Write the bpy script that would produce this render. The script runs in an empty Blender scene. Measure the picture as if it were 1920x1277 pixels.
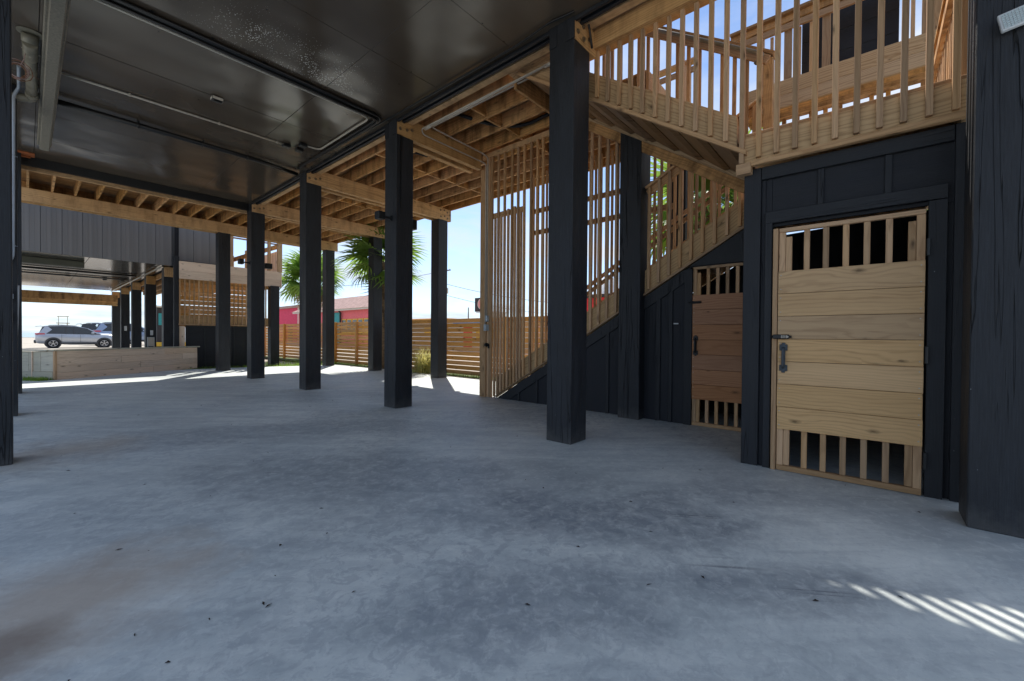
import bpy, bmesh, math, random
from mathutils import Vector, Matrix
rnd = random.Random(7)
R = math.radians
scn = bpy.context.scene
COL = scn.collection

# ------------------------------------------------------------------ camera
cam_d = bpy.data.cameras.new('camera')
cam = bpy.data.objects.new('camera', cam_d)
COL.objects.link(cam)
YAW, PITCH, ROLL = 0.8584, -0.0104, 0.0077
fw = Vector((math.sin(YAW) * math.cos(PITCH), math.cos(YAW) * math.cos(PITCH), math.sin(PITCH)))
rt = Vector((math.cos(YAW), -math.sin(YAW), 0))
up = rt.cross(fw)
rt2 = math.cos(ROLL) * rt + math.sin(ROLL) * up
up2 = -math.sin(ROLL) * rt + math.cos(ROLL) * up
M = Matrix((rt2, up2, -fw)).transposed().to_4x4()
M.translation = Vector((0, 0, 1.088))
cam.matrix_world = M
cam_d.sensor_width = 36.0
cam_d.lens = 785.37 / 1920 * 36
cam_d.clip_start = 0.05
cam_d.clip_end = 6000
scn.camera = cam

# ------------------------------------------------------------------ light
SUN_EL, SUN_AZ = R(54.8), math.atan2(0.6, 0.8)      # azimuth from +Y towards +X
SKY_STRENGTH, SUN_STRENGTH, EXPOSURE = 0.096, 2.5, 1.33
world = bpy.data.worlds.new('World')
scn.world = world
world.use_nodes = True
wn, wl = world.node_tree.nodes, world.node_tree.links
wn.clear()
wo = wn.new('ShaderNodeOutputWorld')
bg = wn.new('ShaderNodeBackground')
bg.inputs['Strength'].default_value = SKY_STRENGTH
sky = wn.new('ShaderNodeTexSky')
sky.sky_type = 'NISHITA'
sky.sun_disc = False
sky.sun_elevation = SUN_EL
sky.sun_rotation = SUN_AZ
sky.altitude = 0
sky.air_density = 0.7
sky.dust_density = 0.1
sky.ozone_density = 1.6
tc = wn.new('ShaderNodeTexCoord')
sep = wn.new('ShaderNodeSeparateXYZ')
wl.new(tc.outputs['Generated'], sep.inputs[0])
def wmath(op, a, b=None):
    n = wn.new('ShaderNodeMath'); n.operation = op
    for i, v in enumerate((a, b)):
        if v is None: continue
        if isinstance(v, (int, float)): n.inputs[i].default_value = v
        else: wl.new(v, n.inputs[i])
    return n.outputs[0]
zc = wmath('ADD', wmath('MAXIMUM', sep.outputs['Z'], 0.0), 0.12)
cmb = wn.new('ShaderNodeCombineXYZ')
wl.new(wmath('DIVIDE', sep.outputs['X'], zc), cmb.inputs[0])
wl.new(wmath('DIVIDE', sep.outputs['Y'], zc), cmb.inputs[1])
nz = wn.new('ShaderNodeTexNoise')
nz.inputs['Scale'].default_value = 0.9
nz.inputs['Detail'].default_value = 9
nz.inputs['Roughness'].default_value = 0.58
nz.inputs['Distortion'].default_value = 0.3
wl.new(cmb.outputs[0], nz.inputs['Vector'])
rp = wn.new('ShaderNodeValToRGB')
rp.color_ramp.elements[0].position = 0.43
rp.color_ramp.elements[1].position = 0.62
wl.new(nz.outputs['Fac'], rp.inputs[0])
mx = wn.new('ShaderNodeMix'); mx.data_type = 'RGBA'
wl.new(wmath('MULTIPLY', rp.outputs[0], 0.9), mx.inputs[0])
wl.new(sky.outputs[0], mx.inputs[6])
mx.inputs[7].default_value = (3.6, 3.85, 4.3, 1)
hz = wn.new('ShaderNodeMix'); hz.data_type = 'RGBA'           # pale sea haze thickening towards the horizon
wl.new(wmath('MULTIPLY', wmath('POWER', 2.718, wmath('MULTIPLY', wmath('MAXIMUM', sep.outputs['Z'], 0.0), -7.0)), 0.72), hz.inputs[0])
wl.new(mx.outputs[2], hz.inputs[6])
hz.inputs[7].default_value = (2.9, 3.45, 4.1, 1)
wl.new(hz.outputs[2], bg.inputs['Color'])
wl.new(bg.outputs[0], wo.inputs[0])

sd = bpy.data.lights.new('sun', 'SUN')
sd.energy = SUN_STRENGTH
sd.angle = R(0.5)
sd.color = (1, 0.95, 0.87)
sun = bpy.data.objects.new('sun', sd)
COL.objects.link(sun)
sdir = Vector((math.sin(SUN_AZ) * math.cos(SUN_EL), math.cos(SUN_AZ) * math.cos(SUN_EL), math.sin(SUN_EL)))
sun.rotation_euler = sdir.to_track_quat('Z', 'Y').to_euler()
sun.location = (0, 0, 30)

scn.view_settings.view_transform = 'Standard'
scn.view_settings.look = 'None'
scn.view_settings.exposure = EXPOSURE
scn.view_settings.gamma = 1
scn.view_settings.use_curve_mapping = False
try:
    scn.cycles.max_bounces = 10
    scn.cycles.diffuse_bounces = 6
    scn.cycles.use_denoising = True
    scn.cycles.sample_clamp_indirect = 8
except Exception:
    pass

# ------------------------------------------------------------------ materials
def new_mat(name):
    m = bpy.data.materials.new(name)
    m.use_nodes = True
    m.node_tree.nodes.clear()
    return m

class NT:
    """tiny helper round a node tree"""
    def __init__(s, m):
        s.n, s.l = m.node_tree.nodes, m.node_tree.links
        s.out = s.n.new('ShaderNodeOutputMaterial')
        s.b = s.n.new('ShaderNodeBsdfPrincipled')
        s.l.new(s.b.outputs[0], s.out.inputs[0])
    def put(s, sock, v):
        if isinstance(v, (int, float)):
            sock.default_value = v
        elif isinstance(v, (tuple, list)):
            sock.default_value = tuple(v) if len(v) == len(sock.default_value) else tuple(v) + (1,)
        else:
            s.l.new(v, sock)
    def math(s, op, a, b=0.0, clamp=False):
        n = s.n.new('ShaderNodeMath'); n.operation = op; n.use_clamp = clamp
        s.put(n.inputs[0], a); s.put(n.inputs[1], b)
        return n.outputs[0]
    def vmath(s, op, a, b):
        n = s.n.new('ShaderNodeVectorMath'); n.operation = op
        s.put(n.inputs[0], a); s.put(n.inputs[1], b)
        return n.outputs[0]
    def noise(s, vec, scale=1, detail=3, rough=.5, dist=0.0):
        n = s.n.new('ShaderNodeTexNoise')
        s.put(n.inputs['Vector'], vec)
        n.inputs['Scale'].default_value = scale
        n.inputs['Detail'].default_value = detail
        n.inputs['Roughness'].default_value = rough
        n.inputs['Distortion'].default_value = dist
        return n.outputs['Fac']
    def voro(s, vec, scale=1, out='Distance', rand=1.0):
        n = s.n.new('ShaderNodeTexVoronoi')
        s.put(n.inputs['Vector'], vec)
        n.inputs['Scale'].default_value = scale
        n.inputs['Randomness'].default_value = rand
        return n.outputs[out]
    def ramp(s, fac, stops):
        n = s.n.new('ShaderNodeValToRGB')
        e = n.color_ramp.elements
        while len(e) < len(stops): e.new(0.5)
        for el, (p, c) in zip(e, stops):
            el.position = p
            el.color = (c, c, c, 1) if isinstance(c, (int, float)) else tuple(c) + (1,)
        s.put(n.inputs[0], fac)
        return n.outputs[0]
    def mix(s, fac, a, b, mode='MIX'):
        n = s.n.new('ShaderNodeMix'); n.data_type = 'RGBA'; n.blend_type = mode
        s.put(n.inputs[0], fac); s.put(n.inputs[6], a); s.put(n.inputs[7], b)
        return n.outputs[2]
    def bump(s, h, strength=.3, dist=.01):
        n = s.n.new('ShaderNodeBump')
        n.inputs['Strength'].default_value = strength
        n.inputs['Distance'].default_value = dist
        s.put(n.inputs['Height'], h)
        s.l.new(n.outputs[0], s.b.inputs['Normal'])
    def coord(s, which='Object'):
        return s.n.new('ShaderNodeTexCoord').outputs[which]
    def rand(s):
        return s.n.new('ShaderNodeObjectInfo').outputs['Random']
    def base(s, c): s.put(s.b.inputs['Base Color'], c)
    def rough(s, v): s.put(s.b.inputs['Roughness'], v)
    def spec(s, v): s.put(s.b.inputs['Specular IOR Level'], v)

def simple(name, col, rough=.6, metal=0.0, var=.12, scale=6, spec=.4):
    m = new_mat(name); t = NT(m)
    n = t.noise(t.coord(), scale, 5, .6)
    f = t.ramp(n, [(.3, 1 - var), (.7, 1 + var)])
    t.base(t.mix(1.0, col, f, 'MULTIPLY'))
    t.rough(rough); t.b.inputs['Metallic'].default_value = metal; t.spec(spec)
    return m

def wood(name, lo, hi, rough=.65, var=.2, knots=.5, grain=1.0, grey=0.0, stain=0.0):
    """lumber: UV is in metres, u along the grain"""
    m = new_mat(name); t = NT(m)
    uv = t.coord('UV')
    r = t.rand()
    off = t.n.new('ShaderNodeCombineXYZ')
    t.put(off.inputs[0], t.math('MULTIPLY', r, 91.7)); t.put(off.inputs[1], t.math('MULTIPLY', r, 47.3))
    v = t.vmath('ADD', uv, off.outputs[0])
    def sc(a, b): return t.vmath('MULTIPLY', v, (a, b, 1))
    # knots
    vd = t.n.new('ShaderNodeTexVoronoi'); vd.voronoi_dimensions = '2D'
    t.put(vd.inputs['Vector'], sc(2.2, 5.6)); vd.inputs['Scale'].default_value = 1.0
    kd, kc = vd.outputs['Distance'], vd.outputs['Color']
    sepc = t.n.new('ShaderNodeSeparateColor'); t.put(sepc.inputs[0], kc)
    kon = t.math('GREATER_THAN', sepc.outputs[0], 1 - knots)
    ksz = t.math('ADD', .45, t.math('MULTIPLY', sepc.outputs[1], 1.1))
    kq = t.math('DIVIDE', t.math('ADD', kd, t.math('MULTIPLY', t.math('SUBTRACT', t.noise(sc(26, 40), 1, 2), .5), .09)), ksz)
    kn = t.math('MULTIPLY', t.ramp(kq, [(.02, 1.0), (.055, .55), (.12, .0)]), kon)
    khalo = t.math('MULTIPLY', t.ramp(kd, [(.0, 1.0), (.42, .0)]), kon)
    # cathedral rings bent round the knots
    warp = t.noise(sc(.75, 4.2), 1, 4, .55, .3)
    ph = t.math('ADD', t.math('MULTIPLY', warp, 44), t.math('MULTIPLY', khalo, 7))
    sx = t.n.new('ShaderNodeSeparateXYZ'); t.put(sx.inputs[0], v)
    ph = t.math('ADD', ph, t.math('MULTIPLY', sx.outputs[1], t.math('ADD', 70, t.math('MULTIPLY', t.math('FRACT', t.math('MULTIPLY', r, 13.7)), 190))))
    ring = t.math('ADD', t.math('MULTIPLY', t.math('SINE', ph), .5), .5)
    ring = t.math('MULTIPLY', t.math('POWER', ring, 2.6), t.ramp(t.noise(sc(.6, 11), 1, 2), [(.3, .25), (.65, 1.35)]))
    fine = t.noise(sc(3.5, 260), 1, 3, .6)
    broad = t.noise(sc(.8, 9), 1, 4, .6)
    f = t.math('ADD', t.math('MULTIPLY', ring, .32 * grain), t.math('MULTIPLY', broad, .55))
    f = t.math('ADD', f, t.math('MULTIPLY', t.math('SUBTRACT', fine, .5), .5))
    c = t.mix(t.ramp(f, [(.15, 0.0), (.85, 1.0)]), hi, lo)
    dark = tuple(x * .16 for x in lo)
    c = t.mix(t.math('MULTIPLY', kn, .72), c, dark)
    if stain:
        st = t.ramp(t.noise(sc(5, 1.2), 1, 5, .65), [(.46, 0.0), (.66, 1.0)])
        c = t.mix(t.math('MULTIPLY', st, stain), c, tuple(x * .33 for x in lo))
    if grey:
        g = t.ramp(t.noise(sc(1.1, 3), 1, 4, .6), [(.35, 0.0), (.7, 1.0)])
        c = t.mix(t.math('MULTIPLY', g, grey), c, (.27, .25, .23))
    hsv = t.n.new('ShaderNodeHueSaturation')
    t.put(hsv.inputs['Color'], c)
    t.put(hsv.inputs['Value'], t.math('ADD', t.math('MULTIPLY', r, 2 * var), 1 - var))
    t.put(hsv.inputs['Saturation'], t.math('ADD', t.math('MULTIPLY', t.math('FRACT', t.math('MULTIPLY', r, 7.31)), .16), .9))
    t.base(hsv.outputs[0])
    t.rough(rough); t.spec(.25)
    t.bump(t.math('ADD', t.math('MULTIPLY', ring, .4), fine), .25, .003)
    return m

def black_wood(name, col, rough=.55):
    m = new_mat(name); t = NT(m)
    uv = t.coord('UV'); r = t.rand()
    off = t.n.new('ShaderNodeCombineXYZ')
    t.put(off.inputs[0], t.math('MULTIPLY', r, 53.1)); t.put(off.inputs[1], t.math('MULTIPLY', r, 29.7))
    v = t.vmath('ADD', uv, off.outputs[0])
    fine = t.noise(t.vmath('MULTIPLY', v, (4, 190, 1)), 1, 4, .65)
    broad = t.noise(t.vmath('MULTIPLY', v, (1.3, 7, 1)), 1, 5, .65)
    # drying checks: long thin dark cracks along the grain
    ck = t.noise(t.vmath('MULTIPLY', v, (.7, 22, 1)), 1, 2, .4, .4)
    crack = t.math('SUBTRACT', 1, t.ramp(t.math('ABSOLUTE', t.math('SUBTRACT', ck, .5)), [(.0, 0.0), (.012, 1.0)]))
    con = t.ramp(t.noise(t.vmath('MULTIPLY', v, (.5, 1.5, 1)), 1, 2), [(.52, 0.0), (.6, 1.0)])
    crack = t.math('MULTIPLY', crack, con)
    worn = t.ramp(t.math('ADD', t.math('MULTIPLY', fine, .5), t.math('MULTIPLY', broad, .6)), [(.35, 0.0), (.8, 1.0)])
    c = t.mix(worn, tuple(x * .6 for x in col), tuple(x * 1.9 for x in col))
    spk = t.math('LESS_THAN', t.voro(t.vmath('MULTIPLY', v, (5, 9, 1)), 1), .018)
    c = t.mix(t.math('MULTIPLY', spk, .6), c, (.4, .42, .42))
    c = t.mix(crack, c, (.002, .002, .002))
    t.base(c)
    t.rough(t.ramp(broad, [(.3, rough - .1), (.7, rough + .15)])); t.spec(.35)
    t.bump(t.math('SUBTRACT', t.math('ADD', fine, t.math('MULTIPLY', broad, .5)), t.math('MULTIPLY', crack, 3)), .5, .004)
    return m

def post_paint(name, col):
    m = new_mat(name); t = NT(m)
    uv = t.coord('UV'); P = t.coord('Object'); r = t.rand()
    off = t.n.new('ShaderNodeCombineXYZ')
    t.put(off.inputs[0], t.math('MULTIPLY', r, 53.1)); t.put(off.inputs[1], t.math('MULTIPLY', r, 29.7))
    v = t.vmath('ADD', uv, off.outputs[0])
    fine = t.noise(t.vmath('MULTIPLY', v, (5, 150, 1)), 1, 4, .7)
    broad = t.noise(t.vmath('MULTIPLY', v, (1.1, 6, 1)), 1, 6, .7, .4)
    saw = t.noise(t.vmath('MULTIPLY', v, (60, 4, 1)), 1, 2, .6)
    ck = t.noise(t.vmath('MULTIPLY', v, (.45, 13, 1)), 1, 3, .5, .5)
    crack = t.math('SUBTRACT', 1, t.ramp(t.math('ABSOLUTE', t.math('SUBTRACT', ck, .5)), [(.0, 0.0), (.011, 1.0)]))
    crack = t.math('MULTIPLY', crack, t.ramp(t.noise(t.vmath('MULTIPLY', v, (.6, 2.5, 1)), 1, 2), [(.46, 0.0), (.56, 1.0)]))
    worn = t.ramp(t.math('ADD', t.math('MULTIPLY', fine, .55), t.math('MULTIPLY', broad, .6)), [(.38, 0.0), (.78, 1.0)])
    c = t.mix(worn, tuple(x * .55 for x in col), tuple(x * 2.3 for x in col))
    spk = t.math('LESS_THAN', t.voro(t.vmath('MULTIPLY', v, (6, 11, 1)), 1), .022)
    c = t.mix(t.math('MULTIPLY', spk, .6), c, (.35, .37, .37))
    sx = t.n.new('ShaderNodeSeparateXYZ'); t.put(sx.inputs[0], P)
    foot = t.ramp(t.math('ADD', sx.outputs[2], t.math('MULTIPLY', t.math('SUBTRACT', t.noise(P, 9, 4, .7), .5), .3)), [(.0, 1.0), (.16, 0.0)])
    c = t.mix(t.math('MULTIPLY', foot, .3), c, (.16, .15, .135))
    c = t.mix(crack, c, (.002, .002, .002))
    t.base(c)
    t.rough(t.ramp(broad, [(.3, .42), (.7, .7)])); t.spec(.35)
    t.bump(t.math('SUBTRACT', t.math('ADD', t.math('ADD', fine, t.math('MULTIPLY', saw, .25)), t.math('MULTIPLY', broad, .6)), t.math('MULTIPLY', crack, 4)), .7, .005)
    return m

def concrete():
    m = new_mat('broom_swept_concrete'); t = NT(m)
    P = t.coord('Object')
    big = t.noise(P, .55, 6, .62, .7)
    med = t.noise(P, 2.6, 7, .66, .4)
    sml = t.noise(P, 13, 6, .7, .3)
    fin = t.noise(P, 130, 3, .6)
    rot = t.n.new('ShaderNodeMapping'); t.put(rot.inputs['Vector'], P)
    rot.inputs['Rotation'].default_value = (0, 0, R(35)); rot.inputs['Scale'].default_value = (1.1, 14, 1)
    brush = t.noise(rot.outputs[0], 1.2, 5, .65, .6)
    f = t.math('ADD', t.math('MULTIPLY', big, .5), t.math('MULTIPLY', med, .32))
    f = t.math('ADD', f, t.math('MULTIPLY', sml, .2))
    f = t.math('ADD', f, t.math('MULTIPLY', brush, .16))
    c = t.ramp(f, [(.37, (.38, .425, .42)), (.48, (.525, .575, .56)), (.57, (.63, .675, .65)), (.68, (.76, .79, .74))])
    # blotchy dark tyre-and-damp patches
    d = t.ramp(t.math('ADD', t.math('MULTIPLY', t.noise(P, .42, 3, .5, .3), .75), t.math('MULTIPLY', sml, .25)), [(.50, 0.0), (.64, 1.0)])
    c = t.mix(t.math('MULTIPLY', d, .55), c, (.30, .335, .35))
    bl = t.noise(P, 7.5, 8, .74, .5)
    def local(x, y, ang, sx_, sy_):
        mp = t.n.new('ShaderNodeMapping'); mp.vector_type = 'TEXTURE'
        t.put(mp.inputs['Vector'], P)
        mp.inputs['Location'].default_value = (x, y, 0); mp.inputs['Rotation'].default_value = (0, 0, R(ang)); mp.inputs['Scale'].default_value = (sx_, sy_, 1)
        return mp.outputs[0]
    def patch(x, y, ang, sx_, sy_, soft=.55, wob=.9):
        ln = t.n.new('ShaderNodeVectorMath'); ln.operation = 'LENGTH'; t.put(ln.inputs[0], local(x, y, ang, sx_, sy_))
        q = t.math('ADD', ln.outputs['Value'], t.math('MULTIPLY', t.math('SUBTRACT', t.noise(P, 1.9, 6, .7, .4), .5), wob * 1.8))
        return t.ramp(q, [(1 - soft, 1.0), (1.0, 0.0)])
    # long smears left by the float, roughly across the bay
    sm = t.noise(local(0, 0, -49, .9, .16), 1.0, 6, .68, .5)
    c = t.mix(t.math('MULTIPLY', t.ramp(sm, [(.46, 0.0), (.66, 1.0)]), .36), c, (.31, .35, .375))
    c = t.mix(t.math('MULTIPLY', t.ramp(sm, [(.34, 1.0), (.46, 0.0)]), .25), c, (.80, .83, .78))
    # damp and tyre darkened areas with a mottled edge
    mott = t.ramp(bl, [(.36, .35), (.58, 1.0)])
    for (x, y, an, sx_, sy_, k) in ((2.35, 1.15, -52, 1.2, .48, .82), (1.75, 2.9, -60, 1.8, .85, .66), (1.35, 1.05, -40, .9, .42, .66), (3.2, .75, -50, .8, .34, .6), (1.6, 5.2, -30, 1.9, .7, .5), (2.9, 4.2, -70, 1.2, .5, .35), (2.2, .25, -52, .7, .24, .7)):
        c = t.mix(t.math('MULTIPLY', t.math('MULTIPLY', patch(x, y, an, sx_, sy_), mott), k), c, (.215, .245, .275))
    # rubber scuffs: bundles of thin parallel lines
    lines = t.ramp(t.noise(local(0, 0, -56, .55, .012), 1.0, 2, .5), [(.5, 0.0), (.58, 1.0)])
    for (x, y, sx_, sy_) in ((2.66, .80, .20, .07), (2.18, .52, .22, .09), (2.21, .16, .22, .08), (3.76, 0.0, .22, .04), (1.25, 3.6, .3, .06)):
        c = t.mix(t.math('MULTIPLY', t.math('MULTIPLY', patch(x, y, -56, sx_, sy_, .7, .5), lines), .62), c, (.15, .165, .18))
    c = t.mix(t.math('MULTIPLY', t.ramp(t.noise(P, 17, 6, .7, .8), [(.52, 0.0), (.62, 1.0)]), .30), c, (.82, .85, .81))
    zone = t.ramp(t.noise(t.vmath('ADD', P, (1.3, 4.4, 0)), .55, 3, .5), [(.40, .12), (.62, .75)])
    c = t.mix(t.math('MULTIPLY', t.ramp(t.noise(P, 11, 7, .72, .9), [(.50, 0.0), (.565, 1.0)]), t.math('MULTIPLY', zone, .55)), c, (.30, .335, .365))
    c = t.mix(t.math('MULTIPLY', t.ramp(t.noise(P, 38, 4, .7, .4), [(.55, 0.0), (.66, 1.0)]), .22), c, (.33, .36, .38))
    # rusty brown stains where water stood
    def blob(x, y, r0, r1):
        dv = t.vmath('SUBTRACT', P, (x, y, 0))
        ln = t.n.new('ShaderNodeVectorMath'); ln.operation = 'LENGTH'; t.put(ln.inputs[0], dv)
        q = t.math('ADD', ln.outputs['Value'], t.math('MULTIPLY', t.math('SUBTRACT', med, .5), r1 * 1.6))
        return t.ramp(t.math('DIVIDE', q, r1), [(r0 / r1, 1.0), (1.0, 0.0)])
    c = t.mix(t.math('MULTIPLY', blob(.1, 2.5, .15, .6), .62), c, (.50, .38, .27))
    c = t.mix(t.math('MULTIPLY', blob(-.06, 2.26, .02, .2), .6), c, (.2, .14, .10))
    c = t.mix(t.math('MULTIPLY', blob(.2, 5.6, .1, .75), .4), c, (.58, .42, .27))
    sk = t.math('MULTIPLY', t.math('LESS_THAN', t.voro(P, 3.4), .014), 1.0)
    c = t.mix(sk, c, (.02, .018, .016))
    sw = t.math('LESS_THAN', t.voro(t.vmath('ADD', P, (5.3, 2.1, 0)), 2.2), .011)
    c = t.mix(sw, c, (.7, .7, .68))
    c = t.mix(t.math('MULTIPLY', t.math('SUBTRACT', fin, .35), .35), c, (.55, .55, .55), 'OVERLAY')
    t.base(c)
    t.rough(t.ramp(f, [(.35, .38), (.7, .62)])); t.spec(.4)
    t.bump(t.math('ADD', t.math('MULTIPLY', fin, .25), t.math('ADD', t.math('MULTIPLY', brush, .6), sml)), .12, .006)
    return m

def ceiling_paint():
    m = new_mat('glossy_black_plywood'); t = NT(m)
    P = t.coord('UV')
    W = t.n.new('ShaderNodeNewGeometry').outputs['Position']
    streak = t.noise(t.vmath('MULTIPLY', W, (.5, .9, 1)), 1.1, 3, .5, .3)
    grain = t.noise(t.vmath('MULTIPLY', W, (2, 60, 1)), 1, 3, .6)
    c = t.ramp(streak, [(.3, (.066, .050, .036)), (.7, (.098, .077, .057))])
    # screw heads in rows
    spk = t.math('LESS_THAN', t.voro(W, 3.3, 'Distance', .25), .030)
    c = t.mix(t.math('MULTIPLY', spk, .8), c, (.004, .004, .004))
    # white paint spatter, a band along one side of the cable run
    sx = t.n.new('ShaderNodeSeparateXYZ'); t.put(sx.inputs[0], W)
    def band(s, a, b, c2, d):
        return t.math('MULTIPLY', t.ramp(t.math('DIVIDE', s, 10), [(a / 10, 0.0), (b / 10, 1.0)]), t.ramp(t.math('DIVIDE', s, 10), [(c2 / 10, 1.0), (d / 10, 0.0)]))
    msk = t.math('MULTIPLY', band(sx.outputs[0], .9, 1.5, 2.6, 3.3), band(sx.outputs[1], 4.4, 4.95, 5.25, 5.6))
    dv = t.voro(W, 46)
    dn = t.noise(W, 5, 3)
    dots = t.math('LESS_THAN', dv, t.math('MULTIPLY', t.math('MULTIPLY', msk, t.ramp(dn, [(.3, .2), (.6, 1.0)])), .31))
    c = t.mix(dots, c, (.62, .6, .55))
    t.base(c)
    t.rough(t.ramp(t.noise(W, .8, 1, .5), [(.35, .15), (.7, .24)])); t.spec(.55)
    t.bump(t.math('ADD', t.math('SUBTRACT', t.math('MULTIPLY', t.noise(W, 1.5, 1), 1.8), t.math('MULTIPLY', spk, .05)), t.math('MULTIPLY', grain, .004)), .5, .02)
    return m

def sand():
    m = new_mat('shell_sand_ground'); t = NT(m)
    P = t.coord('Object')
    f = t.math('ADD', t.math('MULTIPLY', t.noise(P, .12, 6, .6), .6), t.math('MULTIPLY', t.noise(P, 3, 6, .7), .4))
    t.base(t.ramp(f, [(.3, (.36, .32, .26)), (.7, (.52, .47, .39))]))
    t.rough(.95)
    return m

def ribbed_metal():
    m = new_mat('charcoal_ribbed_steel'); t = NT(m)
    P = t.coord('Object')
    n = t.noise(t.vmath('MULTIPLY', P, (.25, 9, 1)), 1, 2, .4)
    c = t.ramp(n, [(.3, (.165, .162, .163)), (.7, (.205, .20, .20))])
    t.base(c); t.rough(.42); t.spec(.5)
    t.b.inputs['Metallic'].default_value = .25
    return m

def leafy(name, a, b):
    m = new_mat(name); t = NT(m)
    P = t.coord('Object')
    f = t.math('ADD', t.math('MULTIPLY', t.noise(P, 3, 4), .7), t.math('MULTIPLY', t.rand(), .35))
    t.base(t.ramp(f, [(.25, a), (.8, b)])); t.rough(.45); t.spec(.4)
    tr = t.n.new('ShaderNodeBsdfTranslucent')
    t.put(tr.inputs[0], t.ramp(f, [(.25, tuple(x * 1.6 for x in a)), (.8, tuple(x * 1.6 for x in b))]))
    mxs = t.n.new('ShaderNodeMixShader'); mxs.inputs[0].default_value = .45
    t.l.new(t.b.outputs[0], mxs.inputs[1]); t.l.new(tr.outputs[0], mxs.inputs[2]); t.l.new(mxs.outputs[0], t.out.inputs[0])
    return m

def glassy(name, col=(.02, .025, .03)):
    m = new_mat(name); t = NT(m)
    t.base(t.ramp(t.noise(t.coord(), 2, 2), [(.3, col), (.7, tuple(x * 1.6 for x in col))]))
    t.rough(.08); t.spec(.7)
    return m

MT = {
    'joist': wood('pine_joist_lumber', (.28, .13, .04), (.66, .375, .15), knots=.35, var=.2, stain=.75),
    'beam': wood('pine_beam_lumber', (.36, .195, .075), (.66, .41, .19), knots=.45, var=.12, stain=.4),
    'deck': wood('deck_boards', (.20, .11, .05), (.38, .22, .10), knots=.2, stain=.3),
    'slat': wood('cedar_slat', (.30, .168, .08), (.52, .325, .172), knots=.4, var=.28),
    'skirt': wood('skirt_board', (.33, .20, .095), (.56, .385, .212), knots=.4, grain=1.5, var=.1),
    'door': wood('door_plank', (.42, .24, .105), (.67, .425, .205), knots=.5, grain=.8, var=.15),
    'reddoor': wood('red_pine_plank', (.30, .125, .052), (.47, .225, .105), knots=.45, var=.12),
    'planter': wood('weathered_plank', (.58, .41, .29), (.82, .63, .47), knots=.55, var=.12, grey=.1),
    'greyboard': wood('silvered_board', (.36, .33, .25), (.55, .51, .40), knots=.4, grey=.45),
    'fence': wood('orange_fence_slat', (.52, .235, .062), (.82, .43, .145), knots=.35, var=.16),
    'black': black_wood('black_stained_timber', (.0155, .0168, .0195)),
    'blackpost': post_paint('black_stained_post', (.0155, .0168, .0195)), 'blackpanel': black_wood('black_stained_panel', (.0125, .0138, .0175), .6),
    'concrete': concrete(), 'ceiling': ceiling_paint(), 'sand': sand(), 'rib': ribbed_metal(),
    'conduit': simple('galvanised_conduit', (.50, .46, .39), .45, .15, .1, 20),
    'greyconduit': simple('grey_plastic_conduit', (.36, .40, .45), .5),
    'blackpipe': simple('black_pipe', (.008, .008, .008), .35),
    'blackmetal': simple('black_hardware', (.012, .013, .014), .4),
    'greyiron': simple('grey_iron_handle', (.055, .065, .075), .5),
    'beige': simple('grey_wrapped_steel', (.19, .175, .14), .6, 0, .3, 45),
    'pvc': simple('dirty_drain_pipe', (.20, .185, .14), .45, 0, .3, 9),
    'rust': simple('rusty_orange_edge', (.35, .10, .03), .8, 0, .4, 20),
    'steel': simple('bolt_steel', (.22, .16, .10), .5, .6, .3, 60),
    'white': simple('white_plastic', (.62, .64, .64), .4),
    'led': simple('lamp_lens', (.52, .60, .60), .3, 0, .08, 80),
    'boxgrey': simple('pale_electrical_box', (.45, .52, .55), .5),
    'wire': simple('pink_wire', (.36, .24, .22), .5), 'wire2': simple('brown_wire', (.23, .11, .06), .5),
    'grass': leafy('lawn_blades', (.10, .19, .02), (.24, .36, .05)),
    'palm': leafy('palm_leaf', (.07, .145, .025), (.25, .37, .06)),
    'drypalm': leafy('dry_palm_leaf', (.16, .11, .05), (.32, .24, .11)),
    'tuft': leafy('ornamental_grass_blades', (.30, .32, .08), (.70, .62, .26)),
    'bark': simple('palm_bark', (.19, .125, .07), .9, 0, .55, 16),
    'pink': simple('coral_render', (.75, .16, .17), .8), 'magenta': simple('crimson_render', (.62, .05, .11), .8),
    'teal': simple('teal_paint', (.03, .27, .27), .6), 'yellow': simple('yellow_paint', (.72, .42, .04), .6),
    'rooft': simple('pink_roof_shingle', (.38, .25, .22), .9, 0, .25, 3), 'red': simple('red_paint', (.70, .025, .03), .5),
    'blue': simple('blue_canopy', (.05, .22, .42), .6), 'orange': simple('orange_canopy', (.65, .30, .08), .7),
    'cream': simple('cream_render', (.6, .56, .48), .8), 'dark': simple('dark_sign', (.03, .025, .025), .6),
    'pole': simple('weathered_pole', (.14, .11, .09), .9), 'sea': simple('grey_green_sea', (.10, .17, .18), .15, 0, .2, .05),
    'glass': glassy('car_glass'), 'winglass': glassy('window_glass', (.04, .05, .06)),
    'tyre': simple('tyre_rubber', (.015, .015, .016), .85), 'rim': simple('alloy_rim', (.55, .55, .56), .3, .8),
    'clad': simple('dark_cladding', (.05, .052, .056), .6), 'silver': simple('silver_paint', (.46, .49, .54), .28, .45, .02),
    'bluepaint': simple('pale_blue_paint', (.30, .38, .52), .28, .4, .02), 'charcoal': simple('charcoal_paint', (.06, .065, .07), .3, .3, .02),
    'redlens': simple('red_lens', (.55, .03, .03), .2), 'lens': simple('clear_lens', (.7, .72, .74), .15),
    'darkbrown': wood('brown_louvre', (.08, .045, .02), (.17, .10, .05), knots=.1),
    'soffit': simple('beige_soffit', (.42, .38, .33), .2, 0, .12, 1.2, .6),
}
M_ = MT

# ------------------------------------------------------------------ object helpers
def Wm(o):
    b = o.matrix_basis.copy()
    return b if o.parent is None else Wm(o.parent) @ o.matrix_parent_inverse @ b

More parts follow.
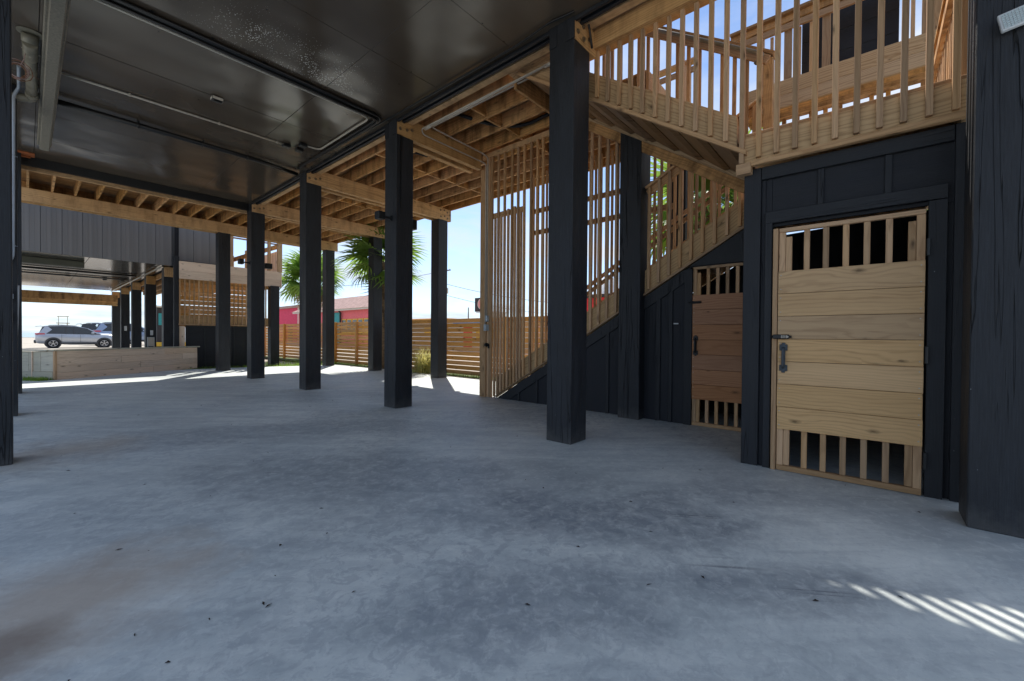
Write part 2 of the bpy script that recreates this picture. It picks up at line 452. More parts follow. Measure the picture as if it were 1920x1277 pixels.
def setp(o, parent, mw):
    if parent is None:
        o.matrix_basis = mw
    else:
        o.parent = parent
        o.matrix_parent_inverse = Wm(parent).inverted()
        o.matrix_basis = mw
    COL.objects.link(o)
    return o

def tag(o, label=None, cat=None, group=None, kind=None):
    if label: o['label'] = label
    if cat: o['category'] = cat
    if group: o['group'] = group
    if kind: o['kind'] = kind
    return o

def thing(name, label, cat, loc=(0, 0, 0), group=None, rz=0.0):
    o = bpy.data.objects.new(name, None)
    o.empty_display_size = .2
    o.matrix_basis = Matrix.Translation(Vector(loc)) @ Matrix.Rotation(rz, 4, 'Z')
    COL.objects.link(o)
    return tag(o, label, cat, group)

def add_box_bm(bm, mat4, L, W, T, uvl, bev=0.0, u0=0.0):
    """box along local x (0..L), W in y, T in z; UV metres with u along x"""
    start = len(bm.faces)
    hx = L / 2
    r = bmesh.ops.create_cube(bm, size=1)
    vs = r['verts']
    for v in vs:
        v.co = Vector((v.co.x * L + hx, v.co.y * W, v.co.z * T))
    if bev:
        es = list({e for v in vs for e in v.link_edges})
        rb = bmesh.ops.bevel(bm, geom=es, offset=bev, segments=1, affect='EDGES', profile=.5)
        vs = list({v for f in rb['faces'] for v in f.verts} | {v for v in vs if v.is_valid})
    fs = {f for v in vs for f in v.link_faces}
    for f in fs:
        n = f.normal if f.normal.length else f.normal
        f.normal_update(); n = f.normal
        ax = max(range(3), key=lambda i: abs(n[i]))
        for lp in f.loops:
            c = lp.vert.co
            if ax == 2: uv = (c.x, c.y + (0 if n.z > 0 else 1.37))
            elif ax == 1: uv = (c.x, c.z + (2.11 if n.y > 0 else 3.53))
            else: uv = (c.z * .3 + 5.7, c.y + c.z + 7.9)
            lp[uvl].uv = (uv[0] + u0, uv[1])
    for v in vs:
        v.co = mat4 @ v.co

MESHES = {}
def bar_mesh(L, W, T, mat, bev):
    key = (round(L, 3), round(W, 3), round(T, 3), mat.name, round(bev, 4))
    me = MESHES.get(key)
    if me is None:
        bm = bmesh.new(); uvl = bm.loops.layers.uv.new('UVMap')
        add_box_bm(bm, Matrix.Identity(4), L, W, T, uvl, bev)
        me = bpy.data.meshes.new('bar'); bm.to_mesh(me); bm.free()
        me.materials.append(mat)
        MESHES[key] = me
    return me

def frame_m(p0, p1, upv=(0, 0, 1)):
    p0, p1 = Vector(p0), Vector(p1)
    x = (p1 - p0).normalized()
    u = Vector(upv)
    if abs(x.dot(u)) > .99: u = Vector((0, 1, 0))
    y = u.cross(x).normalized()
    z = x.cross(y)
    m = Matrix((x, y, z)).transposed().to_4x4()
    m.translation = p0
    return m, (p1 - p0).length

def bar(name, p0, p1, W, T, mat, parent=None, upv=(0, 0, 1), bev=.003):
    """board from p0 to p1; W across (horizontal side), T along up"""
    m, L = frame_m(p0, p1, upv)
    o = bpy.data.objects.new(name, bar_mesh(L, W, T, mat, min(bev, W * .2, T * .2)))
    return setp(o, parent, m)

def ab(name, x0, x1, y0, y1, z0, z1, mat, parent=None, bev=.003, along=None):
    d = (x1 - x0, y1 - y0, z1 - z0)
    ax = along if along is not None else max(range(3), key=lambda i: d[i])
    cx, cy, cz = (x0 + x1) / 2, (y0 + y1) / 2, (z0 + z1) / 2
    if ax == 0: return bar(name, (x0, cy, cz), (x1, cy, cz), d[1], d[2], mat, parent, (0, 0, 1), bev)
    if ax == 1: return bar(name, (cx, y0, cz), (cx, y1, cz), d[0], d[2], mat, parent, (0, 0, 1), bev)
    return bar(name, (cx, cy, z0), (cx, cy, z1), d[0], d[1], mat, parent, (0, 1, 0), bev)

class MB:
    """several pieces joined in one mesh"""
    def __init__(s):
        s.bm = bmesh.new(); s.uv = s.bm.loops.layers.uv.new('UVMap'); s.k = 0; s.mats = []
    def mi(s, mat):
        if mat not in s.mats: s.mats.append(mat)
        return s.mats.index(mat)
    def _mark(s, n0, mat):
        i = s.mi(mat) if mat else 0
        s.bm.faces.ensure_lookup_table()
        for f in s.bm.faces[n0:]: f.material_index = i
    def box(s, x0, x1, y0, y1, z0, z1, mat=None, bev=.002):
        d = (x1 - x0, y1 - y0, z1 - z0); ax = max(range(3), key=lambda i: d[i])
        cx, cy, cz = (x0 + x1) / 2, (y0 + y1) / 2, (z0 + z1) / 2
        if ax == 0: m, L = frame_m((x0, cy, cz), (x1, cy, cz)); W, T = d[1], d[2]
        elif ax == 1: m, L = frame_m((cx, y0, cz), (cx, y1, cz)); W, T = d[0], d[2]
        else: m, L = frame_m((cx, cy, z0), (cx, cy, z1), (0, 1, 0)); W, T = d[0], d[1]
        n0 = len(s.bm.faces); s.k += 1
        add_box_bm(s.bm, m, L, W, T, s.uv, bev, s.k * 1.7); s._mark(n0, mat)
    def bar(s, p0, p1, W, T, mat=None, upv=(0, 0, 1), bev=.002):
        m, L = frame_m(p0, p1, upv)
        n0 = len(s.bm.faces); s.k += 1
        add_box_bm(s.bm, m, L, W, T, s.uv, bev, s.k * 1.7); s._mark(n0, mat)
    def poly(s, pts, axis, a, b, mat=None):
        """prism of a 2D outline: axis 'x' -> pts are (y,z), 'y' -> (x,z), 'z' -> (x,y)"""
        n0 = len(s.bm.faces)
        def P(p, t):
            return {'x': (t, p[0], p[1]), 'y': (p[0], t, p[1]), 'z': (p[0], p[1], t)}[axis]
        A = [s.bm.verts.new(P(p, a)) for p in pts]; B = [s.bm.verts.new(P(p, b)) for p in pts]
        fs = [s.bm.faces.new(A), s.bm.faces.new(B[::-1])]
        n = len(pts)
        for i in range(n):
            fs.append(s.bm.faces.new((A[i], B[i], B[(i + 1) % n], A[(i + 1) % n])))
        for f in fs:
            for lp in f.loops:
                c = lp.vert.co
                q = {'x': (c.z, c.y + c.x), 'y': (c.z, c.x + c.y), 'z': (c.x, c.y)}[axis]
                lp[s.uv].uv = q
        bmesh.ops.recalc_face_normals(s.bm, faces=fs)
        s._mark(n0, mat)
    def tube(s, pts, r, n=8, mat=None, caps=True):
        n0 = len(s.bm.faces)
        pts = [Vector(p) for p in pts]
        rr = r if isinstance(r, (list, tuple)) else [r] * len(pts)
        rings = []
        prev = None
        for i, p in enumerate(pts):
            t = (pts[min(i + 1, len(pts) - 1)] - pts[max(i - 1, 0)]).normalized()
            if prev is None:
                u = Vector((0, 0, 1)) if abs(t.z) < .9 else Vector((1, 0, 0))
                a = t.cross(u).normalized()
            else:
                a = (prev - t * prev.dot(t)).normalized()
            prev = a
            b = t.cross(a)
            rings.append([s.bm.verts.new(p + (a * math.cos(2 * math.pi * k / n) + b * math.sin(2 * math.pi * k / n)) * rr[i]) for k in range(n)])
        for A, B in zip(rings, rings[1:]):
            for k in range(n):
                f = s.bm.faces.new((A[k], A[(k + 1) % n], B[(k + 1) % n], B[k])); f.smooth = True
        if caps:
            s.bm.faces.new(rings[0][::-1]); s.bm.faces.new(rings[-1])
        s._mark(n0, mat)
    def quad(s, a, b, c, d, mat=None):
        n0 = len(s.bm.faces)
        f = s.bm.faces.new([s.bm.verts.new(p) for p in (a, b, c, d)])
        for lp, q in zip(f.loops, ((0, 0), (1, 0), (1, 1), (0, 1))): lp[s.uv].uv = q
        s._mark(n0, mat)
    def cyl(s, p, ax, r, h, n=16, mat=None):
        p = Vector(p); ax = Vector(ax).normalized()
        s.tube([p - ax * h / 2, p + ax * h / 2], r, n, mat)
    def build(s, name, mat=None, parent=None, loc=None):
        me = bpy.data.meshes.new(name)
        mw = Matrix.Identity(4)
        if loc is not None:
            for v in s.bm.verts: v.co -= Vector(loc)
            mw = Matrix.Translation(Vector(loc))
        elif parent is not None:
            mw = Wm(parent)
            inv = mw.inverted()
            for v in s.bm.verts: v.co = inv @ v.co
        s.bm.to_mesh(me); s.bm.free()
        if s.mats:
            for q in s.mats: me.materials.append(q)
        elif mat: me.materials.append(mat)
        o = bpy.data.objects.new(name, me)
        return setp(o, parent, mw)

def bend(pts, r=.12, n=5):
    """round the corners of a polyline"""
    pts = [Vector(p) for p in pts]
    out = [pts[0]]
    for a, b, c in zip(pts, pts[1:], pts[2:]):
        d0, d1 = (a - b), (c - b)
        q = min(r, d0.length * .45, d1.length * .45)
        s0, s1 = b + d0.normalized() * q, b + d1.normalized() * q
        for k in range(n + 1):
            t = k / n
            out.append(s0 * (1 - t) ** 2 + b * 2 * t * (1 - t) + s1 * t * t)
    out.append(pts[-1])
    return out

# ------------------------------------------------------------------ ground
def sheet(name, x0, x1, y0, y1, z, mat, kind='structure'):
    mb = MB(); mb.quad((x0, y0, z), (x1, y0, z), (x1, y1, z), (x0, y1, z))
    return tag(mb.build(name, mat), kind=kind)
sheet('ground', -3000, 3000, -3000, 3000, -.10, M_['sand'])
sheet('sea', -3000, 3000, 150, 3000, -.06, M_['sea'])
mb = MB(); mb.poly([(-9, -9), (7.5, -9), (7.5, 14.75), (6.1, 15.1), (5.2, 15.45), (3.2, 15.75), (-9, 15.75)], 'z', -.16, 0)
tag(mb.build('floor', M_['concrete']), kind='structure')
mb = MB(); mb.poly([(-6, 16.6), (5.6, 16.6), (5.6, 29), (-6, 29)], 'z', -.16, -.03)
tag(mb.build('neighbour_floor', M_['concrete']), kind='structure')
sheet('lawn', -9, 8.6, 14, 16.6, -.05, simple('lawn_soil', (.10, .13, .04), .95))
sheet('lawn_strip', 7.4, 8.6, -9, 24, -.046, M_['lawn_soil'] if 'lawn_soil' in M_ else bpy.data.materials['lawn_soil'])

# ------------------------------------------------------------------ carport ceiling and the house above it
ZC = 4.275
ceil = bpy.data.objects.new('ceiling', None); COL.objects.link(ceil); ceil['kind'] = 'structure'
ceil.location = (1.7, 4, ZC)
xs_ = [-.42, .09, 2.525, 3.60]
ys_ = [11.62 - 1.22 * k for k in range(11)] + [-.85]
for j in range(len(ys_) - 1):
    for i in range(3):
        dz = rnd.uniform(0, .004)
        ab('ceiling_panel', xs_[i] + .0025, xs_[i + 1] - .0025, ys_[j + 1] + .0025, ys_[j] - .0025, ZC + dz, ZC + .018 + dz, M_['ceiling'], ceil, .0015)
house = thing('stilt_house', 'black sided house body raised on posts above the carport', 'house', (1.7, 3.3, 4.3))
ab('wall', -.42, 3.695, -.85, 11.62, 4.30, 6.9, M_['blackpanel'], house, .0)
ab('rim_trim', 3.655, 3.693, -.85, 11.7, 4.25, 4.296, M_['black'], house)
ab('rim_trim', 3.565, 3.598, -.85, 11.64, 4.235, 4.272, M_['black'], house)
ab('rim_trim', -.42, 3.69, 11.64, 11.70, 4.12, 4.42, M_['blackmetal'], house)
ab('rim_trim', -.46, -.425, -.85, 11.7, 4.12, 4.42, M_['black'], house)
mb = MB(); mb.poly([(-.8, 6.88), (4.25, 6.88), (1.72, 7.7)], 'y', -1.1, 11.9)
mb.build('roof', M_['charcoal'], house)

# ------------------------------------------------------------------ black posts
ZB, ZT = 4.06, 4.355
def post(x, y, label, group, notch=True, ztop=4.30, zb=0.0, w=.30, name='black_post'):
    mb = MB()
    if notch:
        mb.box(x, x + w, y, y + w, zb, ZB, None, .006)
        mb.box(x + .001, x + w - .001, y + .093, y + w - .093, ZB - .01, ztop, None, .003)
        mb.box(x - .002, x + .010, y - .002, y + .092, ZB + .002, ztop, None, .001)
        mb.box(x - .002, x + .010, y + w - .092, y + w + .002, ZB + .002, ztop, None, .001)
    else:
        mb.box(x, x + w, y, y + w, zb, ztop, None, .006)
    return tag(mb.build(name, M_['blackpost'], None, (x, y, zb)), label, 'post', group)
YP = [-.72, 2.29, 5.35, 8.40, 11.45, 14.50]
XR, XO = 3.56, 6.84
gR = 'black posts along the edge of the carport ceiling'
post(XR, YP[0], 'big near black post carrying the pale flood panel', gR)
post(XR, YP[1], 'tall black post with a short bolted beam stub on top, in front of the stairs', gR)
post(XR, YP[2], 'black post with a small square lamp box on each side, left of the slat screen', gR)
post(XR, YP[3], 'plain black post under the beam between the two lamp carrying posts', gR)
post(XR, YP[4], 'far black post with two small lamp boxes, at the far corner of the ceiling', gR)
post(XR + .1, YP[5], 'black post under the middle of the far deck beam, beside the planter', gR, False, ZB)
gO = 'black posts along the outer edge of the wooden deck'
post(XO, YP[3], 'black deck post in the sun beside the clump of dry grass', gO, False, ZB)
post(XO, YP[4], 'black deck post with chalky drips, in front of the palm trunk', gO, False, ZB)
post(XO, YP[5], 'farthest black deck post at the corner of the far beam, before the fence', gO, False, ZB)
post(XO, YP[1], 'black deck post seen through the stair balusters', gO, False, 4.4)
post(5.235, YP[1] + .03, 'black post in front of the stair wall between slat screen and hand rail', gO, False, 4.36)
gL = 'black posts along the left edge of the carport'
post(-.38, YP[2], 'nearest black post at the left edge of the picture', gL, False, 4.27)
post(-.38, YP[3], 'black post at the left with a grey conduit and two switch boxes', gL, False, 4.27)
post(-.36, YP[4], 'slim looking far left black post beside the wooden planter', gL, False, 4.27)

# ------------------------------------------------------------------ wooden deck
deck = thing('wooden_deck', 'raised wooden deck of joists and doubled beams wrapping the black house', 'deck', (5.4, 9, ZB))
def beam(x0, x1, y, name='beam'):
    ab(name, x0, x1, y - .003, y + .088, ZB, ZT, M_['beam'], deck, .004)
    if x0 < XR: ab(name, x0, x1, y + .212, y + .303, ZB, ZT, M_['beam'], deck, .004)
    else: ab(name, x0, x1, y + .212, y + .303, ZB + .002, ZT, M_['beam'], deck, .004)
def bolts(xl, y):
    for (x, z) in xl:
        mb = MB()
        mb.cyl((x, y - .006, z), (0, 1, 0), .024, .008, 12); mb.cyl((x, y - .014, z), (0, 1, 0), .013, .014, 6)
        mb.build('bolt', M_['steel'], deck)
pat = [(.05, 4.28), (.06, 4.15), (.17, 4.30), (.18, 4.17), (.27, 4.2)]
for k, x1 in ((2, 5.322), (3, 7.25), (4, 7.22)):
    beam(XR + .011, x1, YP[k]); bolts([(XR + a, z) for a, z in pat], YP[k] - .003)
for k in (3, 4):
    bolts([(XO + .03 + a, z) for a, z in ((.03, 4.29), (.04, 4.13), (.15, 4.31), (.16, 4.16), (.25, 4.27), (.26, 4.12), (.34, 4.22))], YP[k] - .003)
ab('beam', -.4, 7.25, YP[5] - .003, YP[5] + .088, ZB, ZT, M_['beam'], deck, .004)
ab('beam', -.4, 7.25, YP[5] + .212, YP[5] + .303, ZB, ZT, M_['beam'], deck, .004)
# short stub on the tall post, cut with a clipped corner
for dy in (0, .213):
    mb = MB()
    y0 = YP[1] - .003 + dy
    mb.poly([(XR + .011, ZB), (XR + .40, ZB), (XR + .46, ZB + .06), (XR + .46, ZT - .10), (XR + .30, ZT - .005), (XR + .011, ZT)], 'y', y0, y0 + .091)
    o = mb.build('beam', M_['beam'], deck)
    for lp in o.data.uv_layers[0].data: lp.uv = (lp.uv[1] * .5, lp.uv[0])
bolts([(XR + .07, 4.27), (XR + .06, 4.15), (XR + .16, 4.25), (XR + .17, 4.13), (XR + .28, 4.18)], YP[1] - .003)
JT = 4.595
def joist(x, y0, y1, name='joist'): ab(name, x - .019, x + .019, y0, y1, ZT + .003, JT, M_['joist'], deck, .003)
nj = 8
for k in range(nj):
    x = 4.13 + k * .395
    joist(x, 3.55 if x < 5.4 else 2.35, 8.50 + (k % 2) * .05)
    joist(x + .042, 8.42 - (k % 2) * .05, 14.93)
joist(7.27, 2.3, 14.95, 'rim_joist')
for k in range(11):
    joist(.02 + k * .372, 11.79, 14.93)
ab('rim_joist', -.42, 7.3, 14.935, 14.972, ZT + .003, JT, M_['joist'], deck)
ab('rim_joist', 4.1, 5.33, 3.50, 3.54, ZT - .1, JT, M_['joist'], deck)
ab('rim_joist', 5.37, 7.25, 2.28, 2.32, ZT + .003, JT, M_['joist'], deck)
# boards against the house
for z0, z1, x0, x1, yy in ((4.31, 4.61, 3.70, 3.738, (-.8, 11.72)), (4.275, 4.61, 3.742, 3.84, (-.8, 11.72)), (4.315, 4.61, 3.844, 3.882, (-.8, 11.72)), (4.36, 4.61, 3.886, 3.924, (-.8, 11.72)), (4.14, 4.34, 3.93, 4.09, (-.8, 2.62)), (4.345, 4.61, 3.93, 4.09, (-.8, 3.49))):
    ab('ledger', x0, x1, yy[0], yy[1], z0, z1, M_['beam'], deck)
for z0, z1, y0, y1 in ((4.30, 4.60, 11.705, 11.742), (4.06, 4.60, 11.745, 11.782)):
    ab('ledger', -.42, 3.90, y0, y1, z0, z1, M_['beam'], deck)
ab('ledger', -.42, 3.90, 11.785, 11.80, 4.22, 4.30, M_['beam'], deck)
# solid blocking between the joists
for yb in (4.45, 6.9, 9.95, 13.1):
    for k in range(nj - 1):
        x = 4.13 + k * .395 + (.042 if yb > 8.5 else 0)
        if yb > 3.6 or x > 5.4: ab('blocking', x + .021, x + .374, yb - .019 + (k % 2) * .04, yb + .019 + (k % 2) * .04, ZT + .02, JT - .004, M_['joist'], deck, .003)
for k in range(10):
    x = .02 + k * .372
    ab('blocking', x + .021, x + .351, 13.2, 13.238, ZT + .06, JT - .004, M_['joist'], deck, .003)
y = 2.30
while y < 14.95:
    x0 = -.42 if y > 11.83 else (3.93 if y > 3.55 else 5.36)
    ab('deck_board', x0, 7.33, y, y + .139, JT + .003, JT + .031, M_['deck'], deck, .003)
    y += .145
# guard on the outer edge of the deck, up above
for k in range(6):
    yy = 2.4 + k * 2.5
    ab('guard_post', 7.30, 7.39, yy, yy + .09, 4.40, 5.72, M_['slat'], deck)
ab('guard_rail', 7.26, 7.41, 2.3, 15.0, 5.722, 5.76, M_['slat'], deck)
ab('guard_rail', 7.305, 7.345, 2.3, 15.0, 5.55, 5.64, M_['slat'], deck)

# ------------------------------------------------------------------ switchback stairs
st = thing('staircase', 'wooden switchback staircase with slatted guards beside the black storage wall', 'stairs', (5.3, 2.4, 0))
SL = .605
def zs(y): return .01 + SL * (5.01 - y)              # lower edge of the lower flight's skirt
XS = 5.386
def sloped(name, x0, x1, ya, yb, f, h, mat, lo=0.0):
    """board in a plane of constant x whose lower edge follows f(y)+lo, h high (vertical)"""
    mb = MB()
    a = [(ya, max(f(ya) + lo, .004)), (yb, f(yb) + lo), (yb, f(yb) + lo + h), (ya, f(ya) + lo + h)]
    mb.poly(a, 'x', x0, x1)
    o = mb.build(name, mat, st)
    sl = (f(yb) - f(ya)) / (yb - ya)
    n = math.hypot(1, sl)
    jx = rnd.uniform(0, 9)
    for lp in o.data.loops:
        c = o.data.vertices[lp.vertex_index].co + Vector(st.location)
        o.data.uv_layers[0].data[lp.index].uv = ((c.y + sl * (c.z)) / n + jx, (c.z - sl * c.y) / n + c.x)
    return o
sloped('skirt_board', XS + .002, XS + .04, 5.02, .90, zs, .335, M_['skirt'])
sloped('skirt_trim', XS - .038, XS, 5.05, .90, zs, .04, M_['slat'], -.012)
sloped('skirt_board', 6.60, 6.638, 5.02, .90, zs, .335, M_['skirt'])
for k in range(15):
    yk = 4.86 - k * .287
    z = .186 * (k + 1)
    ab('tread', XS + .045, 6.595, yk - .30, yk - .155, z - .036, z, M_['deck'], st)
    ab('tread', XS + .045, 6.595, yk - .150, yk - .005, z - .036, z, M_['deck'], st)
    ab('riser', XS + .045, 6.595, yk - .318, yk - .302, z - .0, z + .148, M_['joist'], st)
# landing
LZ = 2.82
ab('landing_fascia', 4.022, 4.058, -.46, .90, 2.572, 2.80, M_['skirt'], st, .003)
ab('landing_fascia', 6.60, 6.638, -.46, .895, 2.55, 2.80, M_['skirt'], st)
ab('landing_fascia', 4.06, 6.6, -.46, -.422, 2.55, 2.80, M_['skirt'], st)
ab('landing_trim', 3.975, 4.021, -.462, .80, 2.533, 2.572, M_['slat'], st)
for k in range(5): ab('landing_joist', 4.5 + k * .42, 4.538 + k * .42, -.42, .85, 2.57, 2.797, M_['joist'], st)
for k in range(18):
    x = 4.03 + k * .145
    ab('landing_board', x, x + .139, -.462, .89, 2.802, 2.83, M_['deck'], st)
# upper flight, going away from the camera
SU = .664
def zu(y): return 2.70 + SU * (y - .90)
sloped('skirt_board', 4.022, 4.058, .92, 3.50, zu, .29, M_['skirt'])
sloped('skirt_trim', 3.975, 4.021, .84, 3.50, zu, .04, M_['slat'], -.02)
sloped('skirt_board', 5.20, 5.238, .92, 3.50, zu, .29, M_['skirt'])
sloped('skirt_board', 5.242, 5.28, .95, 3.50, zu, .28, M_['joist'], -.14)
for k in range(9):
    y0 = .95 + k * .283
    z = LZ + .188 * (k + 1)
    for dy in (0, .145):
        ab('tread', 4.062, 5.197, y0 + dy, y0 + dy + .139, z - .036, z, M_['deck'], st)
    mb = MB()                                          # wedge blocks under each tread, seen from below
    mb.poly([(y0 + .006, z - .037), (y0 + .006, z - .225), (y0 + .06, z - .225), (y0 + .26, z - .06), (y0 + .26, z - .037)], 'x', 4.12, 5.14)
    mb.build('wedge_block', M_['deck'], st)
    ab('riser', 4.062, 5.197, y0 - .012, y0 + .004, z - .184, z - .04, M_['deck'], st)
# balusters of the upper flight and landing, up to the boards under the house rim
def bal(x, y, z0, z1, name='baluster', s=.038):
    lean = rnd.uniform(-.004, .004)
    return bar(name, (x, y, z0), (x + rnd.uniform(-.002, .002), y + lean, z1), s, s, M_['slat'], st, (0, 1, 0), .003)
yy = .875
ylist = []
while yy > -.44: ylist.append(yy); yy -= .1265
for y_ in ylist:
    bal(4.0, y_, 2.60 if y_ < .85 else 2.575, 4.137)
k = 1
while .875 + k * .1275 < 2.3:
    y_ = .875 + k * .1275
    bal(4.0, y_, zu(y_) + .035, 4.137)
    k += 1
ab('newel', 3.98, 4.055, .80, .915, 2.48, 2.57, M_['slat'], st)
# inner guard of the upper flight: newel, balusters, cap and round hand rail
ab('newel', 5.255, 5.345, .86, .95, 2.83, 4.12, M_['beam'], st)
def zr(y): return 4.16 + .685 * (y - .91)
k = 0
while .99 + k * .128 < 3.3:
    y_ = .99 + k * .128
    bal(5.30, y_, zu(y_) + .1, zr(y_) - .03); k += 1
bar('rail_cap', (5.30, .85, zr(.85) + .03), (5.30, 3.45, zr(3.45) + .03), .14, .036, M_['deck'], st)
bar('rail', (5.245, .9, zr(.9) - .06), (5.245, 3.45, zr(3.45) - .06), .036, .09, M_['slat'], st)
mb = MB(); mb.tube(bend([(5.225, 1.02, zr(.9) - .06), (5.16, .93, zr(.93) - .045), (5.16, 3.4, zr(3.4) - .045)], .06), .022, 10)
mb.build('hand_rail', M_['pvc'], st)
# lower flight: guard between the black post and the storage box
def zl(y): return 3.03 + .535 * (2.36 - y)
k = 0
for y_ in (2.26, 2.13, 1.995, 1.86, 1.725, 1.59, 1.455, 1.32, 1.185, 1.05):
    bal(XS - .02, y_, zs(y_) + .045, zl(y_) - .02)
bar('rail_cap', (XS + .0, 2.31, zl(2.31)), (XS + .0, .93, zl(.93)), .09, .036, M_['slat'], st)
bar('rail', (XS + .02, 2.30, zl(2.30) - .065), (XS + .02, .93, zl(.93) - .065), .036, .085, M_['slat'], st)
# far guard of the lower flight and landing
k = 0
while 5.2 - k * .108 > 1.0:
    y_ = 5.2 - k * .108
    bal(6.66, y_, zs(y_) + .05, 4.33 if y_ > 2.4 else min(zl(y_) + 1.0, 3.9)); k += 1
for z in (3.17, 3.60): ab('rail', 6.68, 6.716, 2.4, 5.3, z - .045, z + .045, M_['slat'], st)
for dz in (.62, 1.0, 1.12):
    sloped('rail', 6.68, 6.716, 4.9, .95, zs, .09 if dz < .9 else .07, M_['slat'], dz + .2)
for k in range(10): bal(6.66, .86 - k * .135, 2.6, 3.76)
ab('rail_cap', 6.59, 6.73, -.46, .93, 3.78, 3.816, M_['joist'], st)
# end guard of the landing
for k in range(19): bal(4.16 + k * .127, -.44, 2.6, 3.66)
ab('rail_cap', 4.05, 6.6, -.50, -.37, 3.68, 3.716, M_['joist'], st)
ab('rail', 4.05, 6.6, -.42, -.384, 3.585, 3.675, M_['joist'], st)

for x in (4.22, 4.45, 4.72, 5.05, 5.5): bal(x, -.522 - (x - 4.2) * .03, 1.4, 4.4)
# slat screen in front of the lower flight
sc = thing('slat_screen', 'tall screen of narrow vertical wood slats along the stairs', 'screen', (XS, 4, 0))
ab('end_post', XS - .06, XS + .08, 5.225, 5.37, 0, 4.05, M_['slat'], sc)
ab('header', XS - .02, XS + .018, 2.62, 5.36, 4.245, 4.335, M_['beam'], sc)
ab('header', XS + .02, XS + .058, 2.62, 5.36, 4.18, 4.33, M_['joist'], sc)
def slat(y, z0, z1, xo=0.0):
    bar('slat', (XS - .02 + xo, y, z0), (XS - .02 + xo + rnd.uniform(-.003, .003), y + rnd.uniform(-.006, .006), z1), .038, .038, M_['slat'], sc, (0, 1, 0), .003)
ysl = [5.19, 5.12, 4.97, 4.82, 4.66, 4.52, 4.385, 4.25, 4.12, 4.0, 3.86, 3.72, 3.57, 3.42, 3.28, 3.13, 3.0, 2.87, 2.73]
for y_ in ysl: slat(y_, max(zs(y_) + .04, .005), 4.245)
for y_ in (5.155, 5.045, 4.895, 4.74, 4.59, 4.455): slat(y_, max(zs(y_) + .04, .005), 3.23 + rnd.uniform(-.09, .05), .001)
for z in (3.2,): ab('rail', XS, XS + .036, 4.4, 5.22, z - .04, z + .05, M_['slat'], sc)

# ------------------------------------------------------------------ black storage walls
sw = thing('stair_wall', 'black board and batten wall closing the space below the stair slope', 'wall', (XS, 3, 0))
mb = MB(); mb.poly([(4.98, 0), (4.98, .012), (1.73, zs(1.73) - .02), (1.73, 0)], 'x', XS + .012, XS + .03)
mb.build('wall_panel', M_['blackpanel'], sw)
mb = MB(); mb.poly([(1.73, 1.955), (1.73, zs(1.73) - .02), (.9, zs(.9) - .02), (.9, 1.955)], 'x', XS + .012, XS + .03)
mb.build('wall_panel', M_['blackpanel'], sw)
mb = MB(); mb.poly([(4.99, .0), (4.72, .0), (1.80, zs(1.80) - .18), (1.80, zs(1.80) - .016)], 'x', XS - .010, XS + .011)
mb.poly([(1.75, 1.97), (.9, 1.97), (.9, zs(.9) - .016), (1.75, zs(1.75) - .016)], 'x', XS - .009, XS + .011)
o = mb.build('rake_trim', M_['black'], sw)
for y_, w in ((4.50, .05), (4.12, .05), (3.72, .05), (3.30, .05), (2.86, .05), (2.13, .06), (1.97, .05)):
    if zs(y_) - .2 > .02: ab('batten', XS - .008, XS + .011, y_ - w / 2, y_ + w / 2, 0, zs(y_) - .17, M_['black'], sw)
ab('door_frame', XS - .014, XS + .011, 1.705, 1.80, 0, zs(1.8) - .02, M_['black'], sw)
ab('number_plate', XS - .012, XS - .006, 1.87, 1.93, 1.255, 1.27, M_['white'], sw)
mb = MB(); mb.poly([(4.95, 0), (4.95, .02), (.92, zs(.92) - .03), (-.46, 2.53), (-.46, 0)], 'x', 6.56, 6.58)
mb.build('back_wall', M_['blackpanel'], sw)

bw = thing('storage_wall', 'black panelled storage box wall around the big plank door', 'wall', (4.06, .2, 0))
ab('wall_panel', 4.10, 4.118, .66, .85, 0, 2.535, M_['blackpanel'], bw)
ab('wall_panel', 4.10, 4.118, -.46, .66, 2.02, 2.535, M_['blackpanel'], bw)
ab('wall_panel', 4.10, 4.118, -.46, -.28, 0, 2.02, M_['blackpanel'], bw)
ab('wall_panel', 4.12, 5.40, .832, .85, 0, 2.535, M_['blackpanel'], bw)
ab('wall_panel', 4.12, 6.56, -.46, -.442, 0, 2.535, M_['blackpanel'], bw)
ab('top_trim', 4.062, 4.099, -.395, .735, 2.425, 2.53, M_['black'], bw)
ab('corner_board', 4.060, 4.099, .738, .865, 0, 2.53, M_['black'], bw)
ab('corner_board', 4.060, 4.099, -.47, -.398, 0, 2.53, M_['black'], bw)
ab('batten', 4.078, 4.099, .31, .35, 2.145, 2.423, M_['black'], bw)
ab('batten', 4.078, 4.099, -.085, -.045, 2.145, 2.423, M_['black'], bw)
ab('batten', 4.085, 4.099, .705, .736, 0, 2.423, M_['blackpanel'], bw)
ab('door_frame', 4.055, 4.099, .650, .703, 0, 2.10, M_['black'], bw)
ab('door_frame', 4.055, 4.099, -.365, -.275, 0, 2.04, M_['black'], bw)
ab('door_frame', 4.052, 4.099, -.365, .703, 2.045, 2.142, M_['black'], bw)
ab('jamb_strip', 4.035, 4.097, .605, .640, .0, 1.99, M_['slat'], bw)

